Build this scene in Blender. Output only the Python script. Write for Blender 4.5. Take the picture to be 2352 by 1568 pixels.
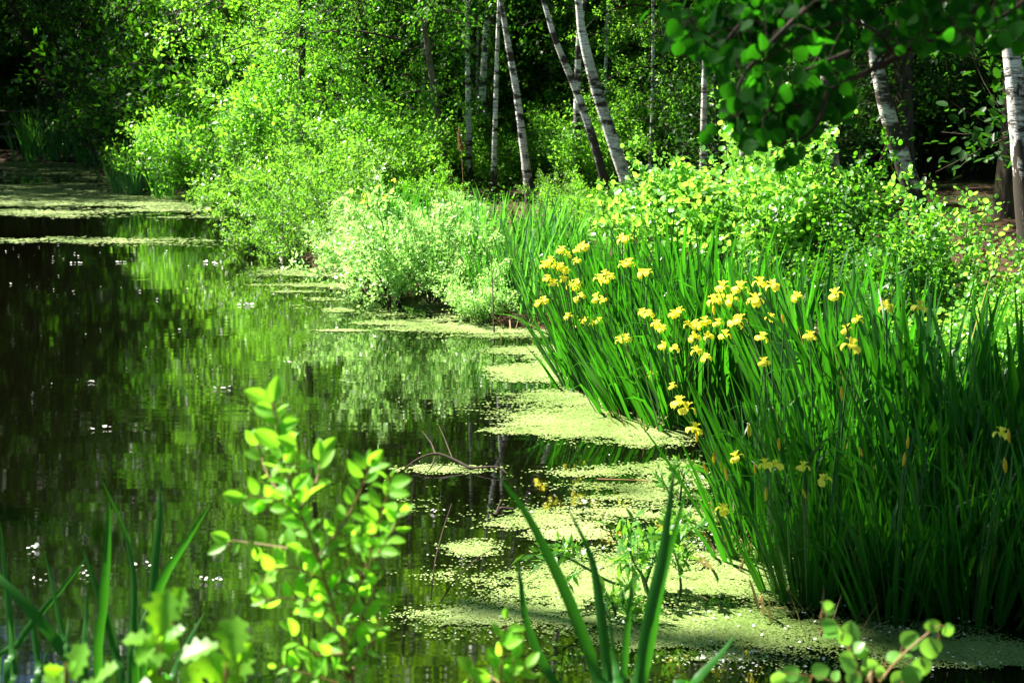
import bpy, math, random
import numpy as np
from mathutils import Matrix, Vector

# ------------------------------------------------------------------ scene, camera, light
S = bpy.context.scene
for o in list(bpy.data.objects):
    bpy.data.objects.remove(o)
COL = S.collection
R = math.radians

PITCH = R(9.055)
CAM = np.array([0.0, 0.0, 1.8])
cam_d = bpy.data.cameras.new('camera')
cam_d.lens = 50.0
cam_d.sensor_width = 36.0
cam_d.clip_start = 0.05
cam_d.clip_end = 1000.0
cam_d.dof.use_dof = True
cam_d.dof.focus_distance = 8.5
cam_d.dof.aperture_fstop = 7.0
cam = bpy.data.objects.new('camera', cam_d)
cam.location = CAM
cam.rotation_euler = (math.pi / 2 - PITCH, 0, 0)
COL.objects.link(cam)
S.camera = cam

SUN_EL, SUN_AZ = R(48), R(62)          # azimuth: degrees left of the view direction
SUN = np.array([-math.cos(SUN_EL) * math.sin(SUN_AZ), math.cos(SUN_EL) * math.cos(SUN_AZ), math.sin(SUN_EL)])
w = bpy.data.worlds.new('World')
S.world = w
w.use_nodes = True
nt = w.node_tree
nt.nodes.clear()
sky = nt.nodes.new('ShaderNodeTexSky')
sky.sky_type = 'NISHITA'
sky.sun_disc = False
sky.sun_elevation = SUN_EL
sky.sun_rotation = -SUN_AZ
sky.air_density = 0.4
sky.dust_density = 0.1
bg = nt.nodes.new('ShaderNodeBackground')
bg.inputs['Strength'].default_value = 0.05
wo = nt.nodes.new('ShaderNodeOutputWorld')
nt.links.new(sky.outputs[0], bg.inputs[0])
nt.links.new(bg.outputs[0], wo.inputs[0])
sl = bpy.data.lights.new('sun', 'SUN')
sl.energy = 5.0
sl.angle = R(0.5)
sl.color = (1.0, 0.95, 0.84)
so = bpy.data.objects.new('sun', sl)
so.rotation_euler = Vector(SUN).to_track_quat('Z', 'Y').to_euler()
so.location = (-20, 8, 30)
COL.objects.link(so)
S.view_settings.view_transform = 'Standard'
S.view_settings.look = 'None'
S.view_settings.gamma = 1.0
S.view_settings.exposure = 2.5
S.cycles.max_bounces = 6
S.cycles.diffuse_bounces = 3
S.cycles.glossy_bounces = 3
S.cycles.transmission_bounces = 4
S.cycles.caustics_reflective = False
S.cycles.caustics_refractive = False
S.cycles.sample_clamp_indirect = 6.0
S.cycles.use_denoising = True

# ------------------------------------------------------------------ measuring on the ground
FV, CX, CY = 3266.7, 1176.0, 784.0


def ray(x, y):
    a, b = (x - CX) / FV, (CY - y) / FV
    d = np.array([a, b * math.sin(PITCH) + math.cos(PITCH), b * math.cos(PITCH) - math.sin(PITCH)])
    return d


def at(x, y, Y):
    d = ray(x, y)
    return CAM + d * (Y / d[1])


def on(x, y, z=0.0):
    d = ray(x, y)
    return CAM + d * ((z - CAM[2]) / d[2])


# ------------------------------------------------------------------ meshes
def nrm(a):
    return a / np.maximum(np.linalg.norm(a, axis=-1, keepdims=True), 1e-9)


class Geo:
    def __init__(s):
        s.V, s.F, s.n = [], {}, 0

    def add(s, V, *Fs):
        V = np.asarray(V, float).reshape(-1, 3)
        s.V.append(V)
        for F in Fs:
            F = np.asarray(F, int)
            s.F.setdefault(F.shape[1], []).append(F + s.n)
        s.n += len(V)
        return s

    def mesh(s, name, mat, smooth=True):
        me = bpy.data.meshes.new(name)
        if s.n:
            V = np.concatenate(s.V)
            me.vertices.add(len(V))
            me.vertices.foreach_set('co', V.astype(np.float32).ravel())
            loops, starts, off = [], [], 0
            for k, L in s.F.items():
                F = np.concatenate(L)
                loops.append(F.ravel())
                starts.append(off + np.arange(len(F)) * k)
                off += F.size
            loops, starts = np.concatenate(loops), np.concatenate(starts)
            me.loops.add(len(loops))
            me.loops.foreach_set('vertex_index', loops.astype(np.int32))
            me.polygons.add(len(starts))
            me.polygons.foreach_set('loop_start', starts.astype(np.int32))
            me.polygons.foreach_set('use_smooth', np.full(len(starts), smooth))
            me.update(calc_edges=True)
        me.materials.append(mat)
        return me


def obj(name, me, parent=None, loc=(0, 0, 0)):
    o = bpy.data.objects.new(name, me)
    o.location = loc
    COL.objects.link(o)
    if parent is not None:
        o.parent = parent
    return o


def tag(o, label=None, cat=None, group=None, kind=None):
    if label: o['label'] = label
    if cat: o['category'] = cat
    if group: o['group'] = group
    if kind: o['kind'] = kind
    return o


def thing(name, label, cat, loc=(0, 0, 0), rz=0.0, sc=1.0, group=None, rot=None):
    o = bpy.data.objects.new(name, None)
    o.empty_display_size = 0.1
    o.location = loc
    o.rotation_euler = rot if rot is not None else (0, 0, rz)
    o.scale = (sc, sc, sc) if not isinstance(sc, tuple) else sc
    COL.objects.link(o)
    return tag(o, label, cat, group)


def tube(P, rad, sides=6, cap=True):
    P = np.asarray(P, float)
    n = len(P)
    rad = np.broadcast_to(np.asarray(rad, float), (n,))
    T = nrm(np.gradient(P, axis=0))
    ref = np.array([0.31, 0.95, 0.05]) if abs(T[:, 1]).mean() < 0.8 else np.array([1.0, 0.1, 0.05])
    A = nrm(np.cross(T, ref))
    B = np.cross(T, A)
    ang = np.arange(sides) * 2 * math.pi / sides
    V = P[:, None] + rad[:, None, None] * (A[:, None] * np.cos(ang)[None, :, None] + B[:, None] * np.sin(ang)[None, :, None])
    i = np.arange(n - 1)[:, None] * sides
    j = np.arange(sides)[None]
    j2 = (j + 1) % sides
    Q = np.stack([i + j, i + j2, i + sides + j2, i + sides + j], -1).reshape(-1, 4)
    return V.reshape(-1, 3), Q


def spline(P, n):
    """smooth path through the points P, n samples (Catmull-Rom)"""
    P = np.asarray(P, float)
    if len(P) == 2:
        t = np.linspace(0, 1, n)[:, None]
        return P[0] * (1 - t) + P[1] * t
    E = np.vstack([2 * P[0] - P[1], P, 2 * P[-1] - P[-2]])
    u = np.linspace(0, len(P) - 1 - 1e-6, n)
    k = u.astype(int)
    t = (u - k)[:, None]
    a, b, c, d = E[k], E[k + 1], E[k + 2], E[k + 3]
    return 0.5 * (2 * b + (c - a) * t + (2 * a - 5 * b + 4 * c - d) * t ** 2 + (3 * b - a - 3 * c + d) * t ** 3)


# leaf shapes: x across, y along (0..1), z along the normal
def outline(right, fold=0.10, curl=0.0):
    """leaf of two halves meeting on the midrib; right = [(half width, y), ...] from base to tip"""
    pts = [(0, 0.0)] + list(right) + [(0, 1.0)]
    k = len(pts)
    V = [(x, y, fold * abs(x) * 2 - curl * y * y) for x, y in pts]
    V += [(-x, y, fold * abs(x) * 2 - curl * y * y) for x, y in right]
    Rf = [list(range(k))]
    Lf = [[0, k - 1] + list(range(k + len(right) - 1, k - 1, -1))]
    return np.array(V, float), [np.array(Rf), np.array(Lf)]


def grid_leaf(width, curl=0.15, fold=0.15, nx=3, ny=7, tooth=0.0):
    """leaf as a curved grid; width = function of y"""
    V, F = [], []
    ys = np.linspace(0, 1, ny)
    for j, y in enumerate(ys):
        hw = width(y) * (1 + (tooth if j % 2 else -tooth))
        for x in np.linspace(-1, 1, nx):
            V.append((x * hw, y, fold * abs(x) * hw * 2 - curl * y * y))
    for j in range(ny - 1):
        for i in range(nx - 1):
            a = j * nx + i
            F.append([a, a + 1, a + nx + 1, a + nx])
    return np.array(V), [np.array(F)]


DIAMOND = (np.array([(0, 0, 0), (.27, .42, .05), (0, 1, -.05), (-.27, .42, .05)], float), [np.array([[0, 1, 2, 3]])])
NARROW = (np.array([(0, 0, 0), (.15, .42, .03), (0, 1, -.05), (-.15, .42, .03)], float), [np.array([[0, 1, 2, 3]])])
OVAL = outline([(.22, .15), (.30, .5), (.18, .84)], .12, .1)
ROUND = outline([(.30, .06), (.50, .38), (.42, .74), (.16, .95)], .10, .08)
SPEAR = outline([(.14, .1), (.2, .4), (.1, .75)], .1, .2)
OVAL_FINE = grid_leaf(lambda y: 0.29 * math.sin(math.pi * min(1, y ** .85)) ** .75 + .004, .12, .16, 5, 9)
ROUND_FINE = grid_leaf(lambda y: 0.5 * max(0, math.sin(math.pi * (0.03 + .97 * y ** .8))) ** .62, .10, .10, 5, 15, .03)


def oak_w(y):
    return (0.10 + 0.28 * math.sin(math.pi * y ** 1.25) ** .8) * (1 + .26 * math.cos(y * 2 * math.pi * 3.6)) * min(1, (1 - y) * 7 + .02)


OAK = grid_leaf(oak_w, .18, .12, 5, 22)


def leaves(geo, P, D, N, Sz, tmpl):
    V0, Fs = tmpl
    P, D, N = (np.atleast_2d(np.asarray(a, float)) for a in (P, D, N))
    n = len(P)
    Sz = np.broadcast_to(np.asarray(Sz, float), (n,))
    D = nrm(D)
    N = nrm(N - (N * D).sum(1, keepdims=True) * D)
    X = np.cross(D, N)
    V = P[:, None] + Sz[:, None, None] * (V0[None, :, 0:1] * X[:, None] + V0[None, :, 1:2] * D[:, None] + V0[None, :, 2:3] * N[:, None])
    k = len(V0)
    geo.add(V.reshape(-1, 3), *[(F[None] + (np.arange(n) * k)[:, None, None]).reshape(-1, F.shape[1]) for F in Fs])


# ------------------------------------------------------------------ materials
def mat(name):
    m = bpy.data.materials.new(name)
    m.use_nodes = True
    t = m.node_tree
    t.nodes.clear()
    return m, t, t.nodes.new, t.links.new


def ramp(n, pts):
    cr = n.color_ramp
    while len(cr.elements) < len(pts):
        cr.elements.new(0.5)
    for e, (p, c) in zip(cr.elements, pts):
        e.position = p
        e.color = (*c, 1) if len(c) == 3 else c
    return n


def leaf_mat(name, dark, light, trans, tf=0.45, rough=0.42, spec=0.35, huevar=0.03, straw=0.0):
    """thin leaf: coloured reflection plus light coming through, each leaf its own tone"""
    m, t, N, L = mat(name)
    g = N('ShaderNodeNewGeometry')
    oi = N('ShaderNodeObjectInfo')
    ad = N('ShaderNodeMath'); ad.operation = 'MULTIPLY_ADD'
    L(oi.outputs['Random'], ad.inputs[0]); ad.inputs[1].default_value = 0.35
    L(g.outputs['Random Per Island'], ad.inputs[2])
    sc = N('ShaderNodeMath'); sc.operation = 'MULTIPLY'; sc.inputs[1].default_value = 0.75
    L(ad.outputs[0], sc.inputs[0])
    r1 = ramp(N('ShaderNodeValToRGB'), [(0.0, dark), (1.0, light)])
    L(sc.outputs[0], r1.inputs[0])
    hs = N('ShaderNodeHueSaturation')
    mr = N('ShaderNodeMapRange')
    mr.inputs[3].default_value, mr.inputs[4].default_value = 0.75, 1.25
    L(g.outputs['Random Per Island'], mr.inputs[0])
    L(mr.outputs[0], hs.inputs['Value'])
    hs.inputs['Color'].default_value = (*trans, 1)
    p = N('ShaderNodeBsdfPrincipled')
    p.inputs['Roughness'].default_value = rough
    p.inputs['Specular IOR Level'].default_value = spec
    colr = r1.outputs[0]
    if straw:
        gt = N('ShaderNodeMath'); gt.operation = 'GREATER_THAN'; gt.inputs[1].default_value = 1 - straw
        L(g.outputs['Random Per Island'], gt.inputs[0])
        mi = N('ShaderNodeMix'); mi.data_type = 'RGBA'
        L(gt.outputs[0], mi.inputs[0]); L(colr, mi.inputs[6]); mi.inputs[7].default_value = (.30, .22, .08, 1)
        colr = mi.outputs[2]
    L(colr, p.inputs['Base Color'])
    tr = N('ShaderNodeBsdfTranslucent')
    L(hs.outputs[0], tr.inputs[0])
    mx = N('ShaderNodeMixShader')
    mx.inputs[0].default_value = tf
    L(p.outputs[0], mx.inputs[1]); L(tr.outputs[0], mx.inputs[2])
    o = N('ShaderNodeOutputMaterial')
    L(mx.outputs[0], o.inputs[0])
    return m


def bark_mat(name, c1, c2, c3=None, moss=0.0, scale=9.0):
    m, t, N, L = mat(name)
    tc = N('ShaderNodeTexCoord')
    mp = N('ShaderNodeMapping'); mp.inputs['Scale'].default_value = (scale, scale, scale * .22)
    L(tc.outputs['Object'], mp.inputs[0])
    n1 = N('ShaderNodeTexNoise'); n1.inputs['Scale'].default_value = 2.2; n1.inputs['Detail'].default_value = 6
    L(mp.outputs[0], n1.inputs[0])
    r = ramp(N('ShaderNodeValToRGB'), [(.32, c1), (.68, c2)])
    L(n1.outputs[0], r.inputs[0])
    col = r.outputs[0]
    if moss:
        n2 = N('ShaderNodeTexNoise'); n2.inputs['Scale'].default_value = 2.5; n2.inputs['Detail'].default_value = 4
        L(tc.outputs['Object'], n2.inputs[0])
        r2 = ramp(N('ShaderNodeValToRGB'), [(.5, (0, 0, 0)), (.62, (moss,) * 3)])
        L(n2.outputs[0], r2.inputs[0])
        mi = N('ShaderNodeMix'); mi.data_type = 'RGBA'
        L(r2.outputs[0], mi.inputs[0]); L(col, mi.inputs[6]); mi.inputs[7].default_value = (.06, .075, .012, 1)
        col = mi.outputs[2]
    p = N('ShaderNodeBsdfPrincipled'); p.inputs['Roughness'].default_value = .9
    p.inputs['Specular IOR Level'].default_value = .15
    L(col, p.inputs['Base Color'])
    b = N('ShaderNodeBump'); b.inputs['Strength'].default_value = .8; b.inputs['Distance'].default_value = .02
    L(n1.outputs[0], b.inputs['Height']); L(b.outputs[0], p.inputs['Normal'])
    o = N('ShaderNodeOutputMaterial'); L(p.outputs[0], o.inputs[0])
    return m


def birch_mat(name, dark_amount=0.5, low=1.2):
    m, t, N, L = mat(name)
    tc = N('ShaderNodeTexCoord')
    oi = N('ShaderNodeObjectInfo')
    off = N('ShaderNodeVectorMath'); off.operation = 'MULTIPLY_ADD'
    cmb = N('ShaderNodeCombineXYZ')
    for k in range(3): L(oi.outputs['Random'], cmb.inputs[k])
    L(cmb.outputs[0], off.inputs[0]); off.inputs[1].default_value = (13, 7, 31); L(tc.outputs['Object'], off.inputs[2])

    def noise(scale, sc, det, lo, hi, inv=False):
        mp = N('ShaderNodeMapping'); mp.inputs['Scale'].default_value = scale
        L(off.outputs[0], mp.inputs[0])
        n = N('ShaderNodeTexNoise'); n.inputs['Scale'].default_value = sc; n.inputs['Detail'].default_value = det
        n.inputs['Roughness'].default_value = .65
        L(mp.outputs[0], n.inputs[0])
        r = N('ShaderNodeMapRange'); r.inputs[1].default_value, r.inputs[2].default_value = lo, hi
        L(n.outputs[0], r.inputs[0])
        return r.outputs[0], n.outputs[0]
    lent, _ = noise((4, 4, 34), 1.6, 3, .54, .61)           # short dark cross marks
    band, bn = noise((2.2, 2.2, 6.5), 1.3, 5, .53 - .07 * dark_amount, .61 - .06 * dark_amount)    # chevron scars, big dark patches
    tone, _ = noise((3, 3, 1.4), 1.4, 4, .42, .85)
    fine, fn = noise((9, 9, 60), 2, 4, .3, .8)
    base = N('ShaderNodeMix'); base.data_type = 'RGBA'
    L(tone, base.inputs[0]); base.inputs[6].default_value = (.70, .69, .65, 1); base.inputs[7].default_value = (.30, .24, .16, 1)
    b2 = N('ShaderNodeMix'); b2.data_type = 'RGBA'; b2.blend_type = 'MULTIPLY'
    L(fine, b2.inputs[0]); L(base.outputs[2], b2.inputs[6]); b2.inputs[7].default_value = (.78, .74, .7, 1)
    # rough black bark towards the foot
    sep = N('ShaderNodeSeparateXYZ'); L(tc.outputs['Object'], sep.inputs[0])
    lw = N('ShaderNodeMapRange'); lw.inputs[1].default_value, lw.inputs[2].default_value = low, low * .15
    lw.inputs[3].default_value, lw.inputs[4].default_value = 0, .42
    L(sep.outputs['Z'], lw.inputs[0])
    _, fbn = noise((7, 7, 2.4), 1.6, 6, .3, .8)
    foot = N('ShaderNodeMath'); foot.operation = 'ADD'; L(fbn, foot.inputs[0]); L(lw.outputs[0], foot.inputs[1])
    ft = N('ShaderNodeMapRange'); ft.inputs[1].default_value, ft.inputs[2].default_value = .66, .74
    L(foot.outputs[0], ft.inputs[0])
    mx = N('ShaderNodeMath'); mx.operation = 'MAXIMUM'; L(band, mx.inputs[0]); L(ft.outputs[0], mx.inputs[1])
    mx2 = N('ShaderNodeMath'); mx2.operation = 'MAXIMUM'; L(mx.outputs[0], mx2.inputs[0])
    lm = N('ShaderNodeMath'); lm.operation = 'MULTIPLY'; lm.inputs[1].default_value = .8; L(lent, lm.inputs[0]); L(lm.outputs[0], mx2.inputs[1])
    mx2.use_clamp = True
    fin = N('ShaderNodeMix'); fin.data_type = 'RGBA'
    L(mx2.outputs[0], fin.inputs[0]); L(b2.outputs[2], fin.inputs[6]); fin.inputs[7].default_value = (.035, .028, .02, 1)
    p = N('ShaderNodeBsdfPrincipled'); p.inputs['Roughness'].default_value = .75; p.inputs['Specular IOR Level'].default_value = .2
    L(fin.outputs[2], p.inputs['Base Color'])
    bp = N('ShaderNodeBump'); bp.inputs['Strength'].default_value = .6; bp.inputs['Distance'].default_value = .012
    L(mx2.outputs[0], bp.inputs['Height']); bp.invert = True; L(bp.outputs[0], p.inputs['Normal'])
    o = N('ShaderNodeOutputMaterial'); L(p.outputs[0], o.inputs[0])
    return m


def plain_mat(name, c1, c2, rough=.6, scale=30., spec=.3):
    m, t, N, L = mat(name)
    tc = N('ShaderNodeTexCoord')
    n = N('ShaderNodeTexNoise'); n.inputs['Scale'].default_value = scale; n.inputs['Detail'].default_value = 4
    L(tc.outputs['Object'], n.inputs[0])
    r = ramp(N('ShaderNodeValToRGB'), [(.3, c1), (.7, c2)]); L(n.outputs[0], r.inputs[0])
    p = N('ShaderNodeBsdfPrincipled'); p.inputs['Roughness'].default_value = rough; p.inputs['Specular IOR Level'].default_value = spec
    L(r.outputs[0], p.inputs['Base Color'])
    o = N('ShaderNodeOutputMaterial'); L(p.outputs[0], o.inputs[0])
    return m


M = {}
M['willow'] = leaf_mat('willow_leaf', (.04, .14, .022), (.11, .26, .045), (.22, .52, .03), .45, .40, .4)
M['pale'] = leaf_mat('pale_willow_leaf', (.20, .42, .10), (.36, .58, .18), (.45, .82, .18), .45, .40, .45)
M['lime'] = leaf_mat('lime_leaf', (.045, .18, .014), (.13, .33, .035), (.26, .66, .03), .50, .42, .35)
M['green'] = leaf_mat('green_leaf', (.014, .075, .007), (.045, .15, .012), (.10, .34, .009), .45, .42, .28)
M['deep'] = leaf_mat('shade_green_leaf', (.008, .042, .005), (.020, .080, .008), (.045, .18, .007), .38, .45, .2)  # dark leaf tone, stands in for shade in the wood and far corner
M['birchleaf'] = leaf_mat('birch_leaf', (.04, .14, .010), (.10, .24, .016), (.28, .60, .012), .52, .40, .4)
M['aspen'] = leaf_mat('aspen_leaf', (.06, .21, .02), (.16, .36, .06), (.33, .74, .06), .48, .35, .5)
M['aspen_shade'] = leaf_mat('overhanging_aspen_leaf', (.005, .042, .004), (.014, .085, .007), (.04, .28, .006), .52, .6, .05)  # darkened copy of the aspen leaf, the branch's shade put into its colour
M['iris'] = leaf_mat('iris_blade', (.006, .048, .006), (.026, .125, .011), (.05, .28, .007), .42, .38, .28, straw=.03)
M['sedge'] = leaf_mat('sedge_blade', (.018, .10, .022), (.055, .19, .045), (.12, .42, .03), .40, .34, .55, straw=.05)
M['cattail'] = leaf_mat('cattail_blade', (.010, .075, .010), (.03, .14, .016), (.06, .32, .010), .40, .45, .15)
M['sapling'] = leaf_mat('sapling_leaf', (.10, .31, .018), (.20, .47, .035), (.33, .84, .03), .54, .45, .2)
M['oak'] = leaf_mat('oak_leaf', (.08, .26, .015), (.15, .36, .03), (.32, .72, .015), .52, .4, .3)
M['herb'] = leaf_mat('herb_leaf', (.04, .16, .02), (.09, .25, .04), (.20, .50, .03), .45, .35, .4)
M['petal'] = leaf_mat('iris_petal', (.90, .81, .05), (.95, .89, .10), (.95, .90, .08), .45, .5, .3)
M['bud'] = leaf_mat('iris_bud', (.72, .50, .02), (.82, .62, .03), (.85, .62, .03), .35, .5, .3)
M['white'] = leaf_mat('fallen_petal', (.75, .75, .70), (.85, .85, .82), (.7, .7, .65), .25, .5, .4)
M['dead'] = leaf_mat('dead_blade', (.15, .10, .035), (.36, .27, .12), (.28, .20, .07), .25, .7, .2)
M['litter'] = leaf_mat('dry_leaf', (.03, .014, .007), (.10, .05, .025), (.10, .045, .015), .15, .7, .2)
M['stem'] = plain_mat('green_stem', (.02, .09, .012), (.05, .15, .02), .6)
M['redstem'] = plain_mat('reddish_stem', (.16, .09, .03), (.26, .15, .05), .5)
M['twig'] = plain_mat('brown_twig', (.018, .011, .007), (.05, .032, .018), .85)
M['wood'] = bark_mat('grey_rail_wood', (.10, .085, .06), (.22, .19, .14), scale=14)
M['bark'] = bark_mat('dark_bark', (.022, .017, .012), (.085, .065, .045), moss=.5)
M['brownbark'] = bark_mat('brown_bark', (.055, .042, .03), (.19, .155, .115), moss=.35, scale=12)
M['birch'] = birch_mat('birch_bark', .5, .9)
M['birch_old'] = birch_mat('old_birch_bark', 1.15, 2.0)


def flower_mat():
    m, t, N, L = mat('iris_fall')
    return m


# duckweed: small fronds of many greens
def duck_mat():
    m, t, N, L = mat('duckweed_frond')
    g = N('ShaderNodeNewGeometry')
    tc = N('ShaderNodeTexCoord')
    n = N('ShaderNodeTexNoise'); n.inputs['Scale'].default_value = 1.3; n.inputs['Detail'].default_value = 5
    L(tc.outputs['Object'], n.inputs[0])
    ad = N('ShaderNodeMath'); ad.operation = 'MULTIPLY_ADD'; ad.inputs[1].default_value = .32
    L(g.outputs['Random Per Island'], ad.inputs[0])
    sb = N('ShaderNodeMath'); sb.operation = 'MULTIPLY'; sb.inputs[1].default_value = .85; L(n.outputs[0], sb.inputs[0])
    L(sb.outputs[0], ad.inputs[2])
    r = ramp(N('ShaderNodeValToRGB'), [(.25, (.05, .10, .015)), (.55, (.14, .21, .05)), (.88, (.38, .45, .19))])  # palest stop puts the sunlit glare into the frond colour
    L(ad.outputs[0], r.inputs[0])
    p = N('ShaderNodeBsdfPrincipled'); p.inputs['Roughness'].default_value = .38; p.inputs['Specular IOR Level'].default_value = .5
    L(r.outputs[0], p.inputs['Base Color'])
    o = N('ShaderNodeOutputMaterial'); L(p.outputs[0], o.inputs[0])
    return m


def water_mat():
    m, t, N, L = mat('pond_water')
    tc = N('ShaderNodeTexCoord')
    def nz(scale, s, det, rough=.5):
        mp = N('ShaderNodeMapping'); mp.inputs['Scale'].default_value = scale
        L(tc.outputs['Object'], mp.inputs[0])
        n = N('ShaderNodeTexNoise'); n.inputs['Scale'].default_value = s; n.inputs['Detail'].default_value = det
        n.inputs['Roughness'].default_value = rough
        L(mp.outputs[0], n.inputs[0])
        return n.outputs[0]
    a = nz((.4, 2.4, 1), 3.2, 2)          # wind ripples, crests across the view
    c = nz((.7, 1.3, 1), .8, 1)           # slow swell
    k = nz((1, 1, 1), .16, 2)            # where the breeze reaches
    kr = N('ShaderNodeMapRange'); kr.inputs[1].default_value, kr.inputs[2].default_value = .35, .65
    kr.inputs[3].default_value, kr.inputs[4].default_value = .25, 1.0
    L(k, kr.inputs[0])
    m1 = N('ShaderNodeMath'); m1.operation = 'MULTIPLY'; L(a, m1.inputs[0]); L(kr.outputs[0], m1.inputs[1])
    m2 = N('ShaderNodeMath'); m2.operation = 'MULTIPLY_ADD'; L(c, m2.inputs[0]); m2.inputs[1].default_value = 2.2; L(m1.outputs[0], m2.inputs[2])
    b = N('ShaderNodeBump'); b.inputs['Strength'].default_value = 1.0; b.inputs['Distance'].default_value = .0010
    L(m2.outputs[0], b.inputs['Height'])
    p = N('ShaderNodeBsdfPrincipled')
    p.inputs['Base Color'].default_value = (.0012, .0011, .0004, 1)
    p.inputs['Roughness'].default_value = .032
    p.inputs['IOR'].default_value = 2.1
    L(b.outputs[0], p.inputs['Normal'])
    o = N('ShaderNodeOutputMaterial'); L(p.outputs[0], o.inputs[0])
    return m


def ground_mat():
    m, t, N, L = mat('forest_floor')
    tc = N('ShaderNodeTexCoord')
    n = N('ShaderNodeTexNoise'); n.inputs['Scale'].default_value = 9; n.inputs['Detail'].default_value = 8; n.inputs['Roughness'].default_value = .75
    L(tc.outputs['Object'], n.inputs[0])
    r = ramp(N('ShaderNodeValToRGB'), [(.3, (.02, .012, .007)), (.5, (.055, .032, .018)), (.72, (.10, .062, .034))]); L(n.outputs[0], r.inputs[0])
    n2 = N('ShaderNodeTexNoise'); n2.inputs['Scale'].default_value = .7; n2.inputs['Detail'].default_value = 5
    L(tc.outputs['Object'], n2.inputs[0])
    r2 = ramp(N('ShaderNodeValToRGB'), [(.52, (0, 0, 0)), (.64, (.8, .8, .8))]); L(n2.outputs[0], r2.inputs[0])
    mi = N('ShaderNodeMix'); mi.data_type = 'RGBA'; L(r2.outputs[0], mi.inputs[0]); L(r.outputs[0], mi.inputs[6]); mi.inputs[7].default_value = (.03, .06, .012, 1)
    p = N('ShaderNodeBsdfPrincipled'); p.inputs['Roughness'].default_value = .95; p.inputs['Specular IOR Level'].default_value = .1
    L(mi.outputs[2], p.inputs['Base Color'])
    b = N('ShaderNodeBump'); b.inputs['Strength'].default_value = 1; b.inputs['Distance'].default_value = .03
    L(n.outputs[0], b.inputs['Height']); L(b.outputs[0], p.inputs['Normal'])
    o = N('ShaderNodeOutputMaterial'); L(p.outputs[0], o.inputs[0])
    return m


# ------------------------------------------------------------------ ground and water
POND = np.array([(-8, 3.2), (-3, 2.75), (-1, 2.5), (.6, 2.7), (2.0, 3.5), (3.2, 4.3), (2.9, 5.1), (1.75, 5.9), (1.35, 7.2),
                 (1.25, 8.6), (.85, 9.9), (.75, 11.0), (.05, 12.2), (-.8, 13.0), (-1.6, 14.5), (-2.4, 17), (-3.2, 19.5), (-4.5, 24),
                 (-6, 29), (-8.5, 34), (-12.8, 44), (-15, 53), (-20, 56), (-23.5, 57), (-21.8, 51), (-19, 43.5), (-15.8, 35),
                 (-13, 25), (-11, 16), (-9, 8)], float)


def pond_dist(x, y):
    """signed distance to the waterline, positive on land"""
    x, y = np.asarray(x, float), np.asarray(y, float)
    d2 = np.full(x.shape, 1e18)
    inside = np.zeros(x.shape, bool)
    for i in range(len(POND)):
        a, b = POND[i], POND[(i + 1) % len(POND)]
        e = b - a
        t = np.clip(((x - a[0]) * e[0] + (y - a[1]) * e[1]) / (e @ e), 0, 1)
        d2 = np.minimum(d2, (x - a[0] - t * e[0]) ** 2 + (y - a[1] - t * e[1]) ** 2)
        c = ((a[1] > y) != (b[1] > y)) & (x < (b[0] - a[0]) * (y - a[1]) / (b[1] - a[1] + 1e-12) + a[0])
        inside ^= c
    d = np.sqrt(d2)
    return np.where(inside, -d, d)


def ground_z(x, y):
    d = pond_dist(x, y)
    wob = .05 * np.sin(x * 1.3 + 2 * np.sin(y * .7)) * np.cos(y * 1.1) + .03 * np.sin(x * 3.1 + y * 2.3)
    land = .36 * (1 - np.exp(-np.maximum(d, 0) / 1.1)) + .012 * np.clip(d, 0, 60) + wob * np.clip(d, 0, 1)
    return np.where(d > 0, land, np.maximum(-.7, d * .45))


def gz(x, y):
    return float(ground_z(np.array([x]), np.array([y]))[0])


def axis(lo, hi, fine_lo, fine_hi, fine, coarse):
    return np.unique(np.concatenate([np.arange(lo, fine_lo, coarse), np.arange(fine_lo, fine_hi, fine), np.arange(fine_hi, hi + 1, coarse)]))


gx = axis(-300, 300, -32, 30, .4, 6)
gy = axis(-120, 400, -6, 62, .4, 6)
X, Y = np.meshgrid(gx, gy)
Z = ground_z(X, Y)
nx, ny = len(gx), len(gy)
idx = (np.arange(ny - 1)[:, None] * nx + np.arange(nx - 1)[None])
Q = np.stack([idx, idx + 1, idx + nx + 1, idx + nx], -1).reshape(-1, 4)
tag(obj('ground', Geo().add(np.stack([X, Y, Z], -1).reshape(-1, 3), Q).mesh('ground', ground_mat())), kind='structure')

wx, wy = np.linspace(-34, 8, 40), np.linspace(0, 62, 50)
X, Y = np.meshgrid(wx, wy)
idx = (np.arange(49)[:, None] * 40 + np.arange(39)[None])
Q = np.stack([idx, idx + 1, idx + 41, idx + 40], -1).reshape(-1, 4)
tag(obj('water', Geo().add(np.stack([X, Y, X * 0], -1).reshape(-1, 3), Q).mesh('water', water_mat())), kind='structure')


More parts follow.
